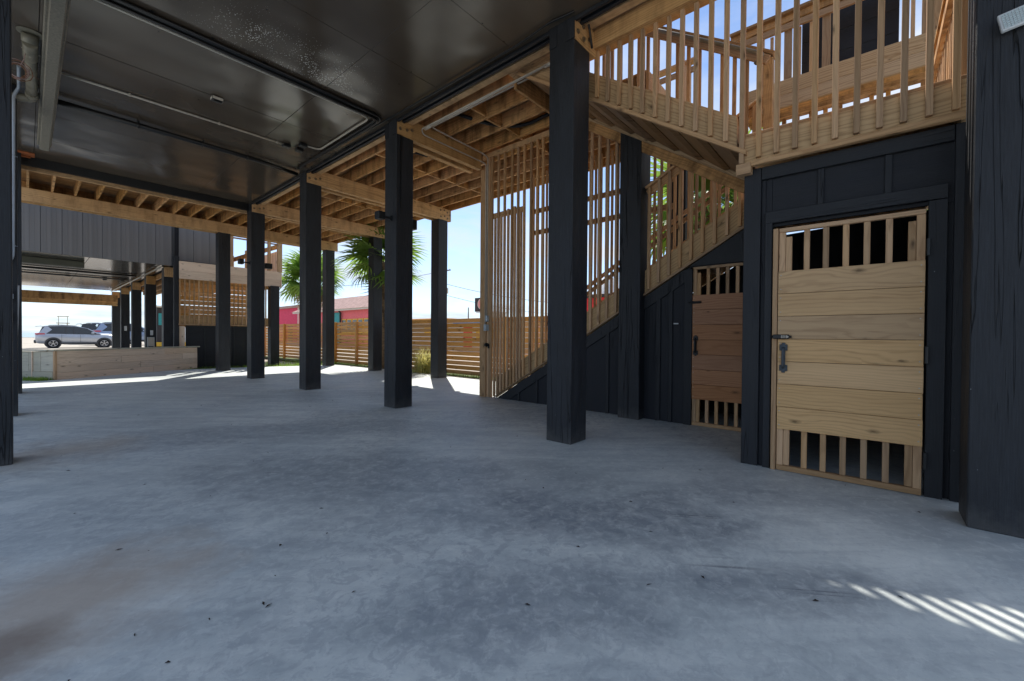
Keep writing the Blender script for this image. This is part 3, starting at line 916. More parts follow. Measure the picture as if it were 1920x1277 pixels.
def plank_door(name, label, x, y0, y1, zt, z0, z1, n, mats, nb):
    d = thing(name, label, 'door', (x, (y0 + y1) / 2, 0))
    pm, fm = mats
    for k in range(n):
        a = z0 + (z1 - z0) * k / n
        b = z0 + (z1 - z0) * (k + 1) / n
        ab('plank', x - .026 + rnd.uniform(0, .002), x - .002, y0 + .004 * rnd.random(), y1 - .004 * rnd.random(), a + .0015, b - .0015, pm, d, .002)
        for yy_ in (y0 + .02, y1 - .02):
            for zz in (a + .035, b - .035):
                m2 = MB(); m2.cyl((x - .028, yy_, zz), (1, 0, 0), .0045, .004, 8); m2.build('screw', M_['conduit'], d)
    ab('stile', x, x + .036, y0, y0 + .045, .012, zt, fm, d)
    ab('stile', x, x + .036, y1 - .045, y1, .012, zt, fm, d)
    ab('stile', x, x + .036, y0 + .047, y0 + .088, .05, zt - .04, fm, d)
    ab('stile', x, x + .036, y1 - .088, y1 - .047, .05, zt - .04, fm, d)
    ab('rail', x - .006, x + .036, y0 + .0, y1 - .0, zt + .001, zt + .034, fm, d)
    ab('rail', x - .010, x + .034, y0, y1, .004, .047, fm, d)
    for k in range(nb):
        yb = y0 + .065 + (y1 - y0 - .13) * (k + 1) / (nb + 1)
        ab('bar', x + .001, x + .035, yb - .019, yb + .019, z1 - .1, zt, fm, d)
        ab('bar', x + .001, x + .035, yb - .019, yb + .019, .048, z0 + .1, fm, d)
    return d
d1 = plank_door('storage_door', 'wide pale plank door with barred openings, dark pull handle and black combination bolt', 4.055, -.262, .600, 1.955, .345, 1.635, 7, (M_['door'], M_['slat']), 5)
def pull(d, x, y, z, h, mat):
    m2 = MB()
    m2.box(x - .012, x - .004, y - .028, y + .028, z + h / 2 - .022, z + h / 2 + .028, None, .003)
    m2.box(x - .012, x - .004, y - .028, y + .028, z - h / 2 - .028, z - h / 2 + .022, None, .003)
    m2.tube(bend([(x - .01, y, z - h / 2), (x - .045, y, z - h / 2 + .01), (x - .045, y, z + h / 2 - .01), (x - .01, y, z + h / 2)], .02), .0095, 8)
    m2.box(x - .014, x - .006, y - .013, y + .013, z - h / 2 - .042, z + h / 2 + .042, None, .003)
    m2.build('handle', mat, d)
pull(d1, 4.029, .555, .93, .16, M_['greyiron'])
m2 = MB(); m2.box(3.995, 4.030, .515, .63, 1.083, 1.118, M_['blackmetal'], .005); m2.tube([(4.005, .50, 1.1), (4.005, .64, 1.1)], .010, 10, M_['blackmetal'])
for q in range(4): m2.cyl((3.994, .565 - q * .011, 1.1), (0, 1, 0), .013, .007, 12, M_['conduit'])
m2.cyl((3.993, .527, 1.1), (1, 0, 0), .009, .004, 12, M_['conduit'])
m2.build('combination_bolt', None, d1)
for z in (.25, .98, 1.72):
    ab('hinge', 4.02, 4.05, -.282, -.266, z - .06, z + .06, M_['blackmetal'], d1)
d2 = plank_door('stair_door', 'narrow reddish plank door under the stairs with a black pull', XS + .010, .82, 1.70, 1.925, .33, 1.61, 7, (M_['reddoor'], M_['slat']), 6)
pull(d2, XS - .016, 1.655, .99, .17, M_['blackmetal'])
m2 = MB(); m2.box(XS - .03, XS - .017, 1.60, 1.73, 1.505, 1.535, None, .003); m2.tube([(XS - .03, 1.59, 1.52), (XS - .03, 1.74, 1.52)], .009, 8)
m2.build('latch', M_['blackmetal'], d2)

# ------------------------------------------------------------------ pipes, wires and fittings under the ceiling
def pipe(name, label, pts, r, mat, cat='pipe', n=8, rb=.12, clips=None, group=None, clipr=None):
    mb = MB(); mb.tube(bend(pts, rb), r, n)
    if clips:
        for (p, ax) in clips:
            mb.cyl(p, ax, r * 1.35, .02, 10)
            px = Vector(ax).cross(Vector((0, 0, 1))) if abs(ax[2]) < .5 else Vector((1, 0, 0))
            px.normalize()
            q = Vector(p) + Vector((0, 0, r * .9)) if abs(ax[2]) < .5 else Vector(p) + Vector((0, r * .9, 0))
            mb.bar(q - px * r * 2.4, q + px * r * 2.4, .018, .004)
    return tag(mb.build(name, mat, None, Vector(pts[0])), label, cat, group)
gp = 'pipes and conduits along the carport ceiling'
pipe('conduit', 'thin pale conduit crossing the middle of the black ceiling to a small black box', [(.2, 7.55, 4.255), (2.80, 7.48, 4.255)], .0135, M_['conduit'], 'conduit', clips=[((.9, 7.53, 4.255), (1, 0, 0)), ((1.9, 7.505, 4.255), (1, 0, 0)), ((2.7, 7.483, 4.255), (1, 0, 0))], group=gp)
pipe('black_drain_pipe', 'black drain pipe crossing the far part of the ceiling to the lamp post row', [(.05, 8.40, 4.215), (2.7, 8.42, 4.215), (3.45, 8.56, 4.215)], .038, M_['blackpipe'], clips=[((1.1, 8.41, 4.215), (1, 0, 0)), ((1.9, 8.415, 4.215), (1, 0, 0)), ((2.55, 8.42, 4.215), (1, 0, 0))], group=gp)
pipe('conduit', 'pale conduit beside the black cable bundle, turning along the post row to a black box', [(-.3, 5.63, 4.25), (3.28, 5.60, 4.25), (3.28, 7.22, 4.25), (3.06, 7.24, 4.25)], .0125, M_['conduit'], 'conduit', rb=.13, group=gp)
mb = MB()
for k, (dy, r, dz) in enumerate(((0, .022, 0), (-.045, .018, .002), (-.085, .02, 0), (-.035, .013, -.03))):
    mb.tube(bend([(-.3, 5.55 + dy, 4.248 + dz), (3.36 - dy * .5, 5.53 + dy, 4.248 + dz), (3.37 - dy * .5, 6.3, 4.248 + dz), (3.37, 8.3, 4.248 + dz * .5)], .14), r, 7)
for k in range(6): mb.box(.3 + k * .5, .33 + k * .5, 5.42, 5.58, 4.262, 4.272)
tag(mb.build('cable_bundle', M_['blackpipe'], None, (0, 5.55, 4.25)), 'bundle of black cables clipped across the ceiling beside the white paint spatter', 'cable', gp)
mb = MB()
mb.tube(bend([(3.38, 8.35, 4.25), (3.46, 5.4, 4.25), (3.49, 3.0, 4.25), (3.45, 2.5, 4.25), (3.50, 2.26, 4.26), (3.60, 2.24, 4.40), (3.72, 2.24, 4.36), (3.80, 2.25, 4.2), (3.84, 2.25, 4.08)], .06), .0125, 8)
tag(mb.build('cable', M_['blackpipe'], None, (3.4, 8, 4.25)), 'black cable running along the post row and looping over the bolted stub', 'cable', gp)
def small_box(name, label, x0, x1, y0, y1, z0, z1, mat, cat='junction box', group=None):
    mb = MB(); mb.box(x0, x1, y0, y1, z0, z1, None, .006)
    cx, cy = (x0 + x1) / 2, (y0 + y1) / 2
    mb.box(x0 - .003, x1 + .003, y0 - .003, y1 + .003, z0 + .012, z0 + .018, None, .001)
    mb.cyl((cx, cy, z0 - .001), (0, 0, 1), .008, .006, 8)
    return tag(mb.build(name, mat, None, (cx, cy, z0)), label, cat, group)
gj = 'black junction boxes on the ceiling'
small_box('junction_box', 'black junction box at the end of the thin middle conduit', 2.79, 2.90, 7.43, 7.53, 4.215, 4.272, M_['blackmetal'], group=gj)
small_box('junction_box', 'black junction box at the end of the conduit that turns along the posts', 2.96, 3.07, 7.19, 7.29, 4.215, 4.272, M_['blackmetal'], group=gj)
small_box('junction_box', 'black junction box between the two conduit ends, near the post row', 3.0, 3.11, 7.43, 7.53, 4.215, 4.272, M_['blackmetal'], group=gj)
mb = MB(); mb.box(1.62, 1.75, 6.70, 6.80, 4.225, 4.272, M_['blackmetal'], .006)
mb.poly([(1.64, 6.71), (1.73, 6.71), (1.685, 6.77)], 'z', 4.205, 4.226, M_['cream'])
tag(mb.build('motion_sensor', None, None, (1.685, 6.75, 4.22)), 'small black sensor with a cream lens on the ceiling', 'sensor')
# conduits under the deck, on the bolted beam
gd = 'pale conduits under the wooden deck'
pipe('conduit', 'pale conduit along the ledger, bending down the beam face onto the slat screen post', [(4.13, 2.9, 4.33), (4.12, 5.25, 4.33), (5.30, 5.30, 4.33), (5.335, 5.205, 4.25), (5.335, 5.205, 1.42)], .0125, M_['conduit'], 'conduit', rb=.07, group=gd)
pipe('conduit', 'second pale conduit from the ledger down the beam to the lower grey box', [(3.945, 2.9, 4.235), (3.94, 5.26, 4.235), (4.02, 5.32, 4.2), (5.26, 5.325, 4.19), (5.30, 5.21, 4.12), (5.30, 5.21, 1.27)], .0105, M_['conduit'], 'conduit', rb=.07, group=gd)
mb = MB(); mb.tube([(3.96, 5.2, 4.225), (3.96, 5.05, 4.225)], .024, 10); mb.tube([(3.96, 5.05, 4.225), (3.96, 2.95, 4.24)], .013, 8); mb.tube([(3.96, 2.95, 4.24), (3.96, 2.80, 4.24)], .022, 10)
tag(mb.build('conduit', M_['conduit'], None, (3.96, 5.2, 4.22)), 'pale conduit with fat couplings right under the stepped ledger boards', 'conduit', gd)
pipe('conduit', 'pale conduit clipped to the underside board of the upper stair flight', [(5.15, 1.0, 2.87), (5.15, 3.3, 2.87 + 2.3 * SU)], .0125, M_['conduit'], 'conduit', clips=[((5.15, 1.25, 3.036), (0, 1, SU)), ((5.15, 2.0, 3.534), (0, 1, SU)), ((5.15, 2.7, 4.0), (0, 1, SU))], group=gd)
pipe('flexible_hose', 'black flexible hose sagging between the deck joists by the screen', [(4.3, 4.9, 4.50), (4.75, 4.6, 4.40), (5.2, 4.3, 4.44), (5.25, 3.6, 4.52)], .03, M_['blackpipe'], 'hose', rb=.3)
pipe('flexible_hose', 'black flexible hose sagging between joists beyond the bolted beam', [(4.55, 6.6, 4.52), (4.95, 6.3, 4.42), (5.35, 6.35, 4.50)], .026, M_['blackpipe'], 'hose', rb=.25)
gb = 'pale electrical boxes on the screen post'
small_box('electrical_box', 'upper pale electrical box on the slat screen post', 5.30, 5.38, 5.165, 5.223, 1.34, 1.45, M_['boxgrey'], 'electrical box', gb)
small_box('electrical_box', 'lower pale electrical box on the slat screen post, above the black hose tap', 5.27, 5.36, 5.165, 5.223, 1.18, 1.29, M_['boxgrey'], 'electrical box', gb)
mb = MB(); mb.cyl((5.33, 5.205, .93), (0, 1, 0), .035, .04, 12); mb.tube([(5.33, 5.19, .93), (5.33, 5.15, .93)], .018, 8); mb.bar((5.29, 5.16, .95), (5.37, 5.16, .95), .012, .012); mb.tube([(5.33, 5.155, .93), (5.33, 5.15, .87)], .014, 8)
tag(mb.build('hose_tap', M_['blackmetal'], None, (5.33, 5.2, .93)), 'black hose tap on the slat screen post', 'tap')
# long wrapped steel beam at the left
mb = MB()
mb.box(.115, .275, 1.0, 10.42, 4.165, 4.272, None, .008)
mb.box(.14, .25, 1.0, 10.40, 4.09, 4.166, None, .01)
tag(mb.build('wrapped_beam', M_['beige'], None, (.19, 10.4, 4.09)), 'grubby beige wrapped beam hanging under the left side of the ceiling', 'beam')
mb = MB(); mb.box(-.10, .10, 11.35, 11.60, 4.262, 4.274, M_['rust'], .003); mb.box(-.10, -.06, 11.52, 11.60, 4.08, 4.26, M_['cream'], .01); mb.box(-.06, .05, 11.54, 11.60, 4.235, 4.264, M_['rust'], .006)
tag(mb.build('foam_patch', None, None, (0, 11.2, 4.2)), 'rusty orange and cream foam patch where the wrapped beam meets the far rim', 'foam')
mb = MB()
mb.tube([(.03, 6.85, 4.272), (.03, 6.9, 4.2)], .065, 14); mb.tube([(.03, 6.9, 4.2), (.035, 7.25, 4.19)], .06, 14); mb.tube([(.035, 7.2, 4.19), (.05, 8.25, 4.165)], .05, 14)
mb.tube([(.05, 8.22, 4.165), (.05, 8.32, 4.163)], .06, 14)
mb.tube(bend([(.05, 8.3, 4.165), (.05, 8.42, 4.16), (-.2, 8.45, 4.12)], .1), .05, 12)
mb.cyl((.03, 6.83, 4.270), (0, 0, 1), .10, .006, 18)
tag(mb.build('drain_pipe', M_['pvc'], None, (.03, 6.85, 4.27)), 'dirty drain pipe dropping out of the ceiling beside the wrapped beam', 'pipe')
mb = MB()
for k in range(6):
    a = rnd.uniform(0, .5); rr_ = .085 + rnd.uniform(-.025, .025)
    ctr = Vector((-.055 + rnd.uniform(-.012, .012), 7.15, 3.97 + rnd.uniform(-.015, .015)))
    pts = [ctr + Vector((rr_ * math.cos(q * .449 + a), rnd.uniform(-.012, .012), rr_ * 1.15 * math.sin(q * .449 + a))) for q in range(15)]
    mb.tube(pts, .0042, 5, M_['wire'] if k % 2 else M_['wire2'])
mb.tube([(-.04, 7.15, 4.03), (-.01, 7.1, 4.1), (0.0, 7.08, 4.19)], .0042, 5, M_['wire'])
mb.tube([(-.03, 7.13, 3.9), (.0, 7.2, 3.96), (.04, 7.5, 4.1), (.10, 7.6, 4.12)], .004, 5, M_['wire2'])
mb.tube([(-.03, 7.1, 4.21), (.03, 7.1, 4.13), (.09, 7.12, 4.19), (.13, 7.15, 4.2)], .005, 5, M_['cream'])
tag(mb.build('wire_coil', None, None, (-.05, 7.15, 3.97)), 'loose coil of pink and brown wire hanging by the drain pipe', 'wire')
pipe('conduit', 'grey plastic conduit down the left black post to the switch boxes', [(-.055, 7.7, 4.24), (-.06, 8.33, 4.22), (-.105, 8.37, 4.12), (-.115, 8.378, 2.05), (-.185, 8.378, 1.93), (-.185, 8.378, 1.62)], .017, M_['greyconduit'], 'conduit', rb=.06, clips=[((-.112, 8.376, 3.35), (0, 0, 1)), ((-.115, 8.376, 2.2), (0, 0, 1))])
gs = 'switch boxes on the left post'
mb = MB(); mb.box(-.225, -.125, 8.33, 8.396, 1.49, 1.63, M_['greyconduit'], .008); mb.cyl((-.175, 8.325, 1.56), (0, 1, 0), .03, .02, 12, M_['white']); mb.box(-.135, -.112, 8.34, 8.38, 1.52, 1.58, M_['greyconduit'])
tag(mb.build('switch_box', None, None, (-.17, 8.36, 1.5)), 'upper grey switch box at the foot of the plastic conduit', 'switch box', gs)
mb = MB(); mb.box(-.23, -.12, 8.345, 8.396, 1.20, 1.35, M_['white'], .008); mb.box(-.21, -.15, 8.34, 8.35, 1.26, 1.33, M_['blackmetal'], .002)
tag(mb.build('switch_box', None, None, (-.17, 8.36, 1.2)), 'lower white outlet box below the grey switch box', 'switch box', gs)
ab_ = pipe('white_pipe', 'white pipe standing behind the far left posts', [(-.15, 11.2, 0), (-.10, 11.25, 1.9)], .02, M_['white'])

# lamps
gf = 'small black flood lamps on the posts'
def lamp_box(x0, x1, y0, y1, z0, z1, arm, label):
    mb = MB(); mb.box(x0, x1, y0, y1, z0, z1, None, .006)
    mb.bar(arm[0], arm[1], .022, .03); mb.cyl(arm[1], (0, 1, 0), .035, .03, 10)
    tag(mb.build('flood_lamp', M_['blackmetal'], None, ((x0 + x1) / 2, (y0 + y1) / 2, z0)), label, 'lamp', gf)
lamp_box(3.32, 3.43, 5.42, 5.54, 2.78, 2.89, ((3.43, 5.48, 2.83), (3.56, 5.47, 2.83)), 'black box lamp on the left face of the post beside the palm')
lamp_box(3.90, 4.02, 5.46, 5.60, 2.75, 2.90, ((3.90, 5.5, 2.83), (3.86, 5.5, 2.83)), 'black box lamp on the right face of the post beside the palm')
lamp_box(3.33, 3.43, 11.52, 11.66, 2.78, 2.90, ((3.43, 11.58, 2.83), (3.56, 11.57, 2.83)), 'black box lamp on the left face of the far corner post')
lamp_box(3.90, 4.06, 11.52, 11.66, 2.74, 2.87, ((3.90, 11.56, 2.8), (3.86, 11.56, 2.8)), 'black box lamp on the right face of the far corner post')
for px, py in ((XR + .07, YP[2] - .008), (XR + .012, YP[4] - .006)):
    pipe('lamp_cord', 'thin black cord running down the ' + ('post beside the palm' if py < 6 else 'far corner post'), [(px, py, 4.05), (px, py, 2.86), (px - .05, py + .05, 2.83)], .006, M_['blackpipe'], 'cord', 6, .04)
fl = thing('floodlight', 'pale rectangular flood light panel tilted on the big near post', 'lamp', (3.54, -.62, 2.85))
fm = Matrix.Translation(Vector((3.515, -.635, 2.848))) @ Matrix.Rotation(R(-9), 4, 'X') @ Matrix.Rotation(R(8), 4, 'Y')
mb = MB(); mb.box(-.012, .012, -.135, .135, -.052, .052, None, .004)
mb.bm.transform(fm); mb.build('housing', M_['white'], fl)
mb = MB()
for a in range(20):
    for b in range(7):
        mb.box(-.0155, -.0125, -.124 + a * .0125, -.1145 + a * .0125, -.043 + b * .0125, -.0335 + b * .0125, None, 0)
mb.bm.transform(fm); o = mb.build('lens', M_['led'], fl); o['kind'] = 'stuff'
mb = MB(); mb.bar((3.53, -.62, 2.82), (3.562, -.62, 2.86), .05, .012); mb.build('bracket', M_['conduit'], fl)

# ------------------------------------------------------------------ walkway deck beyond the landing
wk = thing('walkway_deck', 'high wooden walkway with slatted guard beyond the stair landing', 'deck', (7.4, -.5, 4.3))
ab('fascia', 7.18, 7.218, -3.2, 1.55, 4.62, 4.83, M_['skirt'], wk)
ab('fascia', 7.18, 7.218, -3.2, 1.55, 4.44, 4.617, M_['skirt'], wk)
for k in range(3): ab('soffit_board', 7.22 + k * .145, 7.36 + k * .145, -3.2, 1.55, 4.44, 4.465, M_['joist'], wk)
for k in range(22): ab('stud', 7.58, 7.66, 1.4 - k * .17, 1.45 - k * .17, 2.9, 4.438, M_['joist'], wk)
ab('sill', 7.52, 7.70, -3.2, 1.5, 2.86, 2.898, M_['joist'], wk)
for z in (4.22, 4.32): ab('rail', 7.74, 7.78, -3.2, 1.5, z - .02, z + .04, M_['darkbrown'], wk)
ab('guard_cap', 7.14, 7.28, -3.2, 1.75, 5.76, 5.80, M_['deck'], wk)
ab('guard_rail', 7.19, 7.228, -3.2, 1.75, 5.55, 5.64, M_['slat'], wk)
ab('guard_rail', 7.19, 7.228, -3.2, 1.75, 5.66, 5.755, M_['joist'], wk)
for y_ in (1.35, 1.0, .55, -.55, -1.1): ab('guard_post', 7.23, 7.32, y_ - .045, y_ + .045, 4.6, 5.755, M_['slat'], wk)
for y_ in (1.2, .86, .72, -.32, -.42, -.75, -.9): ab('guard_baluster', 7.235, 7.273, y_ - .02, y_ + .02, 4.84, 5.55, M_['slat'], wk)
for k in range(3): ab('black_siding', 7.5, 7.53, -.20, .86, 4.84 + k * .3, 5.135 + k * .3, M_['blackpanel'], wk)
ab('support_post', 7.8, 8.05, -1.9, -1.65, 0, 4.4, M_['black'], wk)

# ------------------------------------------------------------------ neighbouring house on posts
nh = thing('neighbour_house', 'charcoal ribbed neighbouring house raised on posts beyond the carport', 'house', (0, 17, 3.2))
NY, NZ = 16.6, 3.2
x = 2.96 - .389 * 23
while x < 2.9:
    ab('siding_panel', x + .004, x + .385, NY + rnd.uniform(0, .004), NY + .03, NZ, 5.05, M_['rib'], nh, .004)
    for q in (.10, .19, .28): ab('rib', x + q - .008, x + q + .008, NY - .006, NY + .002, NZ + .005, 5.04, M_['rib'], nh, .002)
    x += .389
x = 3.13
for w in (.38, .42, .36):
    ab('siding_panel', x + .004, x + w - .004, NY, NY + .03, 3.40, 5.05, M_['rib'], nh, .004)
    x += w
ab('corner_trim', 2.965, 3.02, NY - .02, NY + .03, NZ, 5.05, M_['charcoal'], nh)
ab('corner_trim', 4.29, 4.36, NY - .02, NY + .03, 3.40, 5.05, M_['charcoal'], nh)
ab('base_trim', 3.13, 4.30, NY - .03, NY + .03, 3.36, 3.398, M_['charcoal'], nh)
ab('wall', -6, 4.3, NY + .04, 28.9, NZ + .03, 5.05, M_['blackpanel'], nh, 0)
glossy = simple('glossy_dark_soffit', (.06, .053, .045), .17, 0, .3, 1.5, .6)
for i in range(5):
    for j in range(5):
        ab('soffit_panel', 2.95 - 1.8 * (i + 1) + .004, 2.95 - 1.8 * i - .004, 16.66 + 2.44 * j, 16.66 + 2.44 * j + 2.432, NZ + rnd.uniform(0, .006), NZ + .02, glossy, nh, .002)
mb = MB(); mb.poly([(-6.3, 5.06), (4.5, 5.06), (-.8, 5.5)], 'y', 16.55, 29.3); mb.build('roof', M_['charcoal'], nh)
ab('steel_beam', -6, 1.12, 17.75, 18.0, 3.02, 3.196, simple('olive_steel', (.10, .10, .075), .6), nh, .006)
for y_, r_ in ((20.3, .035), (22.0, .022), (22.1, .022)):
    mb = MB(); mb.tube([(-6, y_, 3.16), (2.6, y_, 3.16)], r_, 8); mb.build('pipe', M_['blackpipe'], nh)
mb = MB(); mb.tube([(2.72, 16.8, 3.15), (2.72, 28.5, 3.15)], .025, 8); mb.build('conduit', M_['conduit'], nh)
for q in ((.9, 22.0), (1.9, 22.4), (2.4, 22.4)): ab('junction_box', q[0], q[0] + .12, q[1], q[1] + .1, 3.12, 3.19, M_['blackmetal'], nh)
ab('beam', -6, 3.0, 29.0, 29.09, 2.46, 2.78, M_['beam'], nh); ab('beam', -6, 3.0, 28.9, 28.99, 2.66, 3.0, M_['joist'], nh)
for k in range(5): ab('post_cap', 2.84, 3.095, 16.95 + 3.05 * k, 17.04 + 3.05 * k, 2.89, 3.19, M_['beam'], nh)
for k in range(8): ab('joist', 3.1 + k * .4, 3.14 + k * .4, 17.1, 28.5, 3.05, 3.3, M_['joist'], nh)
ab('deck_floor', 3.1, 6.0, 16.7, 28.6, 3.30, 3.34, M_['deck'], nh)
gN = 'black posts under the neighbouring house'
lb = ['nearest black post under the neighbouring house, its beam end showing above', 'neighbouring house post with the pale box and hanging wires on it', 'third black post in the row under the neighbouring house', 'fourth black post under the neighbouring house, with a small outlet plate', 'last black post under the neighbouring house, next to the silver car']
for k in range(5):
    post(2.83, 17.04 + 3.05 * k, lb[k], gN, False, 3.18 if k == 0 else 3.19)
post(2.98, 16.42, 'slim charcoal corner post between planter and slatted stair screen of the neighbouring house', gN, False, 3.5, 0, .13, 'corner_post')
post(5.68, 16.28, 'black post in the grass under the corner of the neighbouring deck', gN, False, 2.82, -.05, .29)
mb = MB(); mb.box(2.86, 3.06, 19.99, 20.08, .62, .95, M_['boxgrey'], .01); mb.tube([(2.86, 20.0, .62), (2.96, 20.0, .50), (3.06, 20.0, .62)], .012, 6, M_['conduit']); mb.box(2.95, 3.03, 20.04, 20.08, 1.02, 1.2, M_['white'], .005)
tag(mb.build('hose_box', None, None, (2.96, 20.03, .6)), 'pale hose box and outlet on the second post under the neighbouring house', 'box')
mb = MB(); mb.box(2.93, 3.02, 26.15, 26.19, 1.2, 1.42, None, .005)
tag(mb.build('outlet_plate', M_['white'], None, (2.97, 26.17, 1.2)), 'small white outlet plate on the fourth post under the neighbouring house', 'outlet')
# its side deck and stair enclosure
ab('fascia', 3.09, 6.02, 16.32, 16.36, 3.05, 3.345, M_['planter'], nh)
ab('fascia', 3.09, 6.0, 16.315, 16.358, 2.80, 3.046, M_['planter'], nh)
ab('fascia', 6.022, 6.06, 16.32, 19, 2.80, 3.34, M_['planter'], nh)
k = 0
while 3.12 + k * .122 < 5.62:
    x = 3.12 + k * .122
    bar('slat', (x, 16.40, 1.40), (x, 16.40, 2.80), .038, .038, M_['slat'], nh, (0, 1, 0)); k += 1
ab('skirt_board', 3.09, 5.65, 16.43, 16.46, 1.385, 1.66, M_['skirt'], nh)
ab('skirt_trim', 3.09, 5.65, 16.37, 16.42, 1.36, 1.395, M_['slat'], nh)
ab('header', 3.09, 5.65, 16.42, 16.46, 2.70, 2.80, M_['joist'], nh)
for k in range(11): ab('plank', 3.1, 5.6, 17.3, 17.33, 1.3 + k * .15, 1.444 + k * .15 - .014 * (k % 3 == 1), M_['fence'], nh)
ab('wall_panel', 3.28, 5.02, 16.47, 16.5, -.05, 1.355, M_['blackpanel'], nh)
for x in (3.31, 3.78, 4.27, 4.60, 4.99): ab('batten', x - .022, x + .022, 16.45, 16.47, -.05, 1.30, M_['black'], nh)
ab('top_trim', 3.28, 5.02, 16.445, 16.468, 1.295, 1.355, M_['black'], nh)
ab('side_plank', 3.10, 3.26, 16.47, 16.5, 0, 1.33, M_['planter'], nh); ab('side_plank', 3.09, 3.115, 16.45, 17.1, 0, 1.33, M_['planter'], nh)
# guard of that deck
for x in (4.52, 5.02, 5.68): ab('guard_post', x - .045, x + .045, 16.40, 16.49, 3.35, 4.95, M_['slat'], nh)
ab('guard_post', 5.96, 6.10, 16.38, 16.52, 3.35, 4.95, M_['skirt'], nh)
for z in (4.32, 4.78): ab('guard_rail', 4.4, 6.0, 16.42, 16.46, z, z + .05, M_['slat'], nh)
for k in range(5): ab('guard_post', 6.0, 6.09, 18.2 + k * 1.8, 18.29 + k * 1.8, 3.3, 4.6, M_['slat'], nh)
for k in range(9): ab('side_slat', 6.03, 6.06, 16.6 + k * .16, 16.72 + k * .16, 3.35, 4.15 + k * .0, M_['planter'], nh)
bar('stair_rail', (6.02, 16.5, 4.30), (4.75, 19.8, 3.75), .04, .16, M_['joist'], nh)
for z in (3.7, 3.78): ab('far_rail', 4.4, 6.0, 19.7, 19.74, z, z + .04, M_['slat'], nh)
for k in range(8): ab('far_baluster', 4.45 + k * .2, 4.49 + k * .2, 19.7, 19.74, 3.35, 3.7, M_['slat'], nh)

# ------------------------------------------------------------------ planter and low board wall
A, B = Vector((.40, 14.20, 0)), Vector((3.54, 16.22, 0))
dx = (B - A).normalized(); dn = Vector((-dx.y, dx.x, 0)); LP = (B - A).length
pl = thing('planter_box', 'long raised plank planter box standing askew on the slab edge', 'planter', A)
def along(u, v, z): return A + dx * u + dn * v + Vector((0, 0, z))
cuts = [(2.65,), (1.45, 3.2), (1.95,), (2.3,)]
for r_ in range(4):
    us = [.05] + list(cuts[r_]) + [LP - .02]
    z = .655 - .166 * r_ - .083
    for a, b in zip(us, us[1:]):
        bar('plank', along(a + .002, .012 + rnd.uniform(0, .004), z), along(b - .002, .012 + rnd.uniform(0, .004), z), .03, .163, M_['planter'], pl)
bar('end_board', along(.02, .0, .0), along(.02, .0, .66), .05, .05, M_['slat'], pl, tuple(dx))
bar('cap_board', along(-.02, .05, .68), along(LP + .05, .05, .68), .16, .036, M_['greyboard'], pl)
bar('back_wall', along(0, .62, .33), along(LP, .62, .33), .03, .64, M_['planter'], pl)
bar('end_wall', along(LP - .02, .03, .33), along(LP - .02, .62, .33), .03, .64, M_['planter'], pl)
bar('soil', along(.1, .34, .56), along(LP - .1, .34, .56), .5, .05, simple('garden_soil', (.08, .06, .04), .95), pl)
lw = thing('low_board_wall', 'low wall of vertical silvered boards at the left end of the planter', 'wall', A)
for k in range(6): bar('board', along(.035, .06 + k * .34, .42), along(.035, .06 + (k + 1) * .34 - .006, .42), .024, .46, M_['greyboard'], lw)
bar('base_board', along(.02, .05, .105), along(.02, 2.1, .105), .03, .165, M_['greyboard'], lw)
bar('cap_board', along(.03, .14, .679), along(.03, 2.15, .679), .14, .034, M_['greyboard'], lw)

# ------------------------------------------------------------------ slat fence
fe = thing('slat_fence', 'orange brown fence of horizontal slats running past the palm', 'fence', (8, 10, 0))
fy = [-2.65, -.2, 2.2, 4.6, 7.05, 9.48, 11.95, 14.44, 16.07, 18.6, 21.1, 23.6, 26.1]
for k, y_ in enumerate(fy):
    ab('fence_post', 7.905, 7.995, y_ - .045, y_ + .045, -.1, 1.585, M_['fence'], fe)
for a, b in zip(fy, fy[1:]):
    for r_ in range(12):
        z0 = .0 + r_ * .1325
        ab('slat', 8.0, 8.019, a + .003, b - .003, z0 + rnd.uniform(-.004, .004), z0 + .113, M_['fence'], fe, .002)

# ------------------------------------------------------------------ plants
def frond_mesh(name, seed, rad, mat, drop=.25, n=30):
    r = random.Random(seed)
    bm = bmesh.new()
    pet = .75 * rad
    # petiole
    prev = None
    for i in range(5):
        t = i / 4
        c = Vector((pet * t, 0, -.10 * pet * t * t)); w = .017 * (1 - .4 * t)
        ring = [bm.verts.new(c + Vector((0, w, 0))), bm.verts.new(c + Vector((0, 0, w))), bm.verts.new(c + Vector((0, -w, 0)))]
        if prev:
            for k in range(3): bm.faces.new((prev[k], prev[(k + 1) % 3], ring[(k + 1) % 3], ring[k]))
        prev = ring
    o = Vector((pet, 0, -.10 * pet))
    for k in range(n):
        a = (k / (n - 1) - .5) * R(250)
        L = rad * (.62 + .38 * math.cos(a * .55)) * r.uniform(.9, 1.05)
        d = Vector((math.cos(a), math.sin(a), .12 * math.cos(a * 2)))
        d.normalize(); s = Vector((-d.y, d.x, 0)).normalized()
        pts = []
        dr = drop * r.uniform(.7, 1.5)
        for i in range(4):
            t = (0.0, .45, .78, 1.0)[i]
            w = (.012, .036, .021, .001)[i] * rad / .9
            c = o + d * L * t + Vector((0, 0, -dr * L * t ** 2.6 + .05 * math.sin(abs(a)) * t))
            pts.append((bm.verts.new(c + s * w + Vector((0, 0, w * .5))), bm.verts.new(c - s * w + Vector((0, 0, w * .5)))))
        for p, q in zip(pts, pts[1:]):
            bm.faces.new((p[0], q[0], q[1], p[1]))
    me = bpy.data.meshes.new(name); bm.to_mesh(me); bm.free(); me.materials.append(mat)
    return me
FR = [frond_mesh('frond', s, 1.0, M_['palm'], d) for s, d in ((1, .2), (2, .35), (3, .5))]
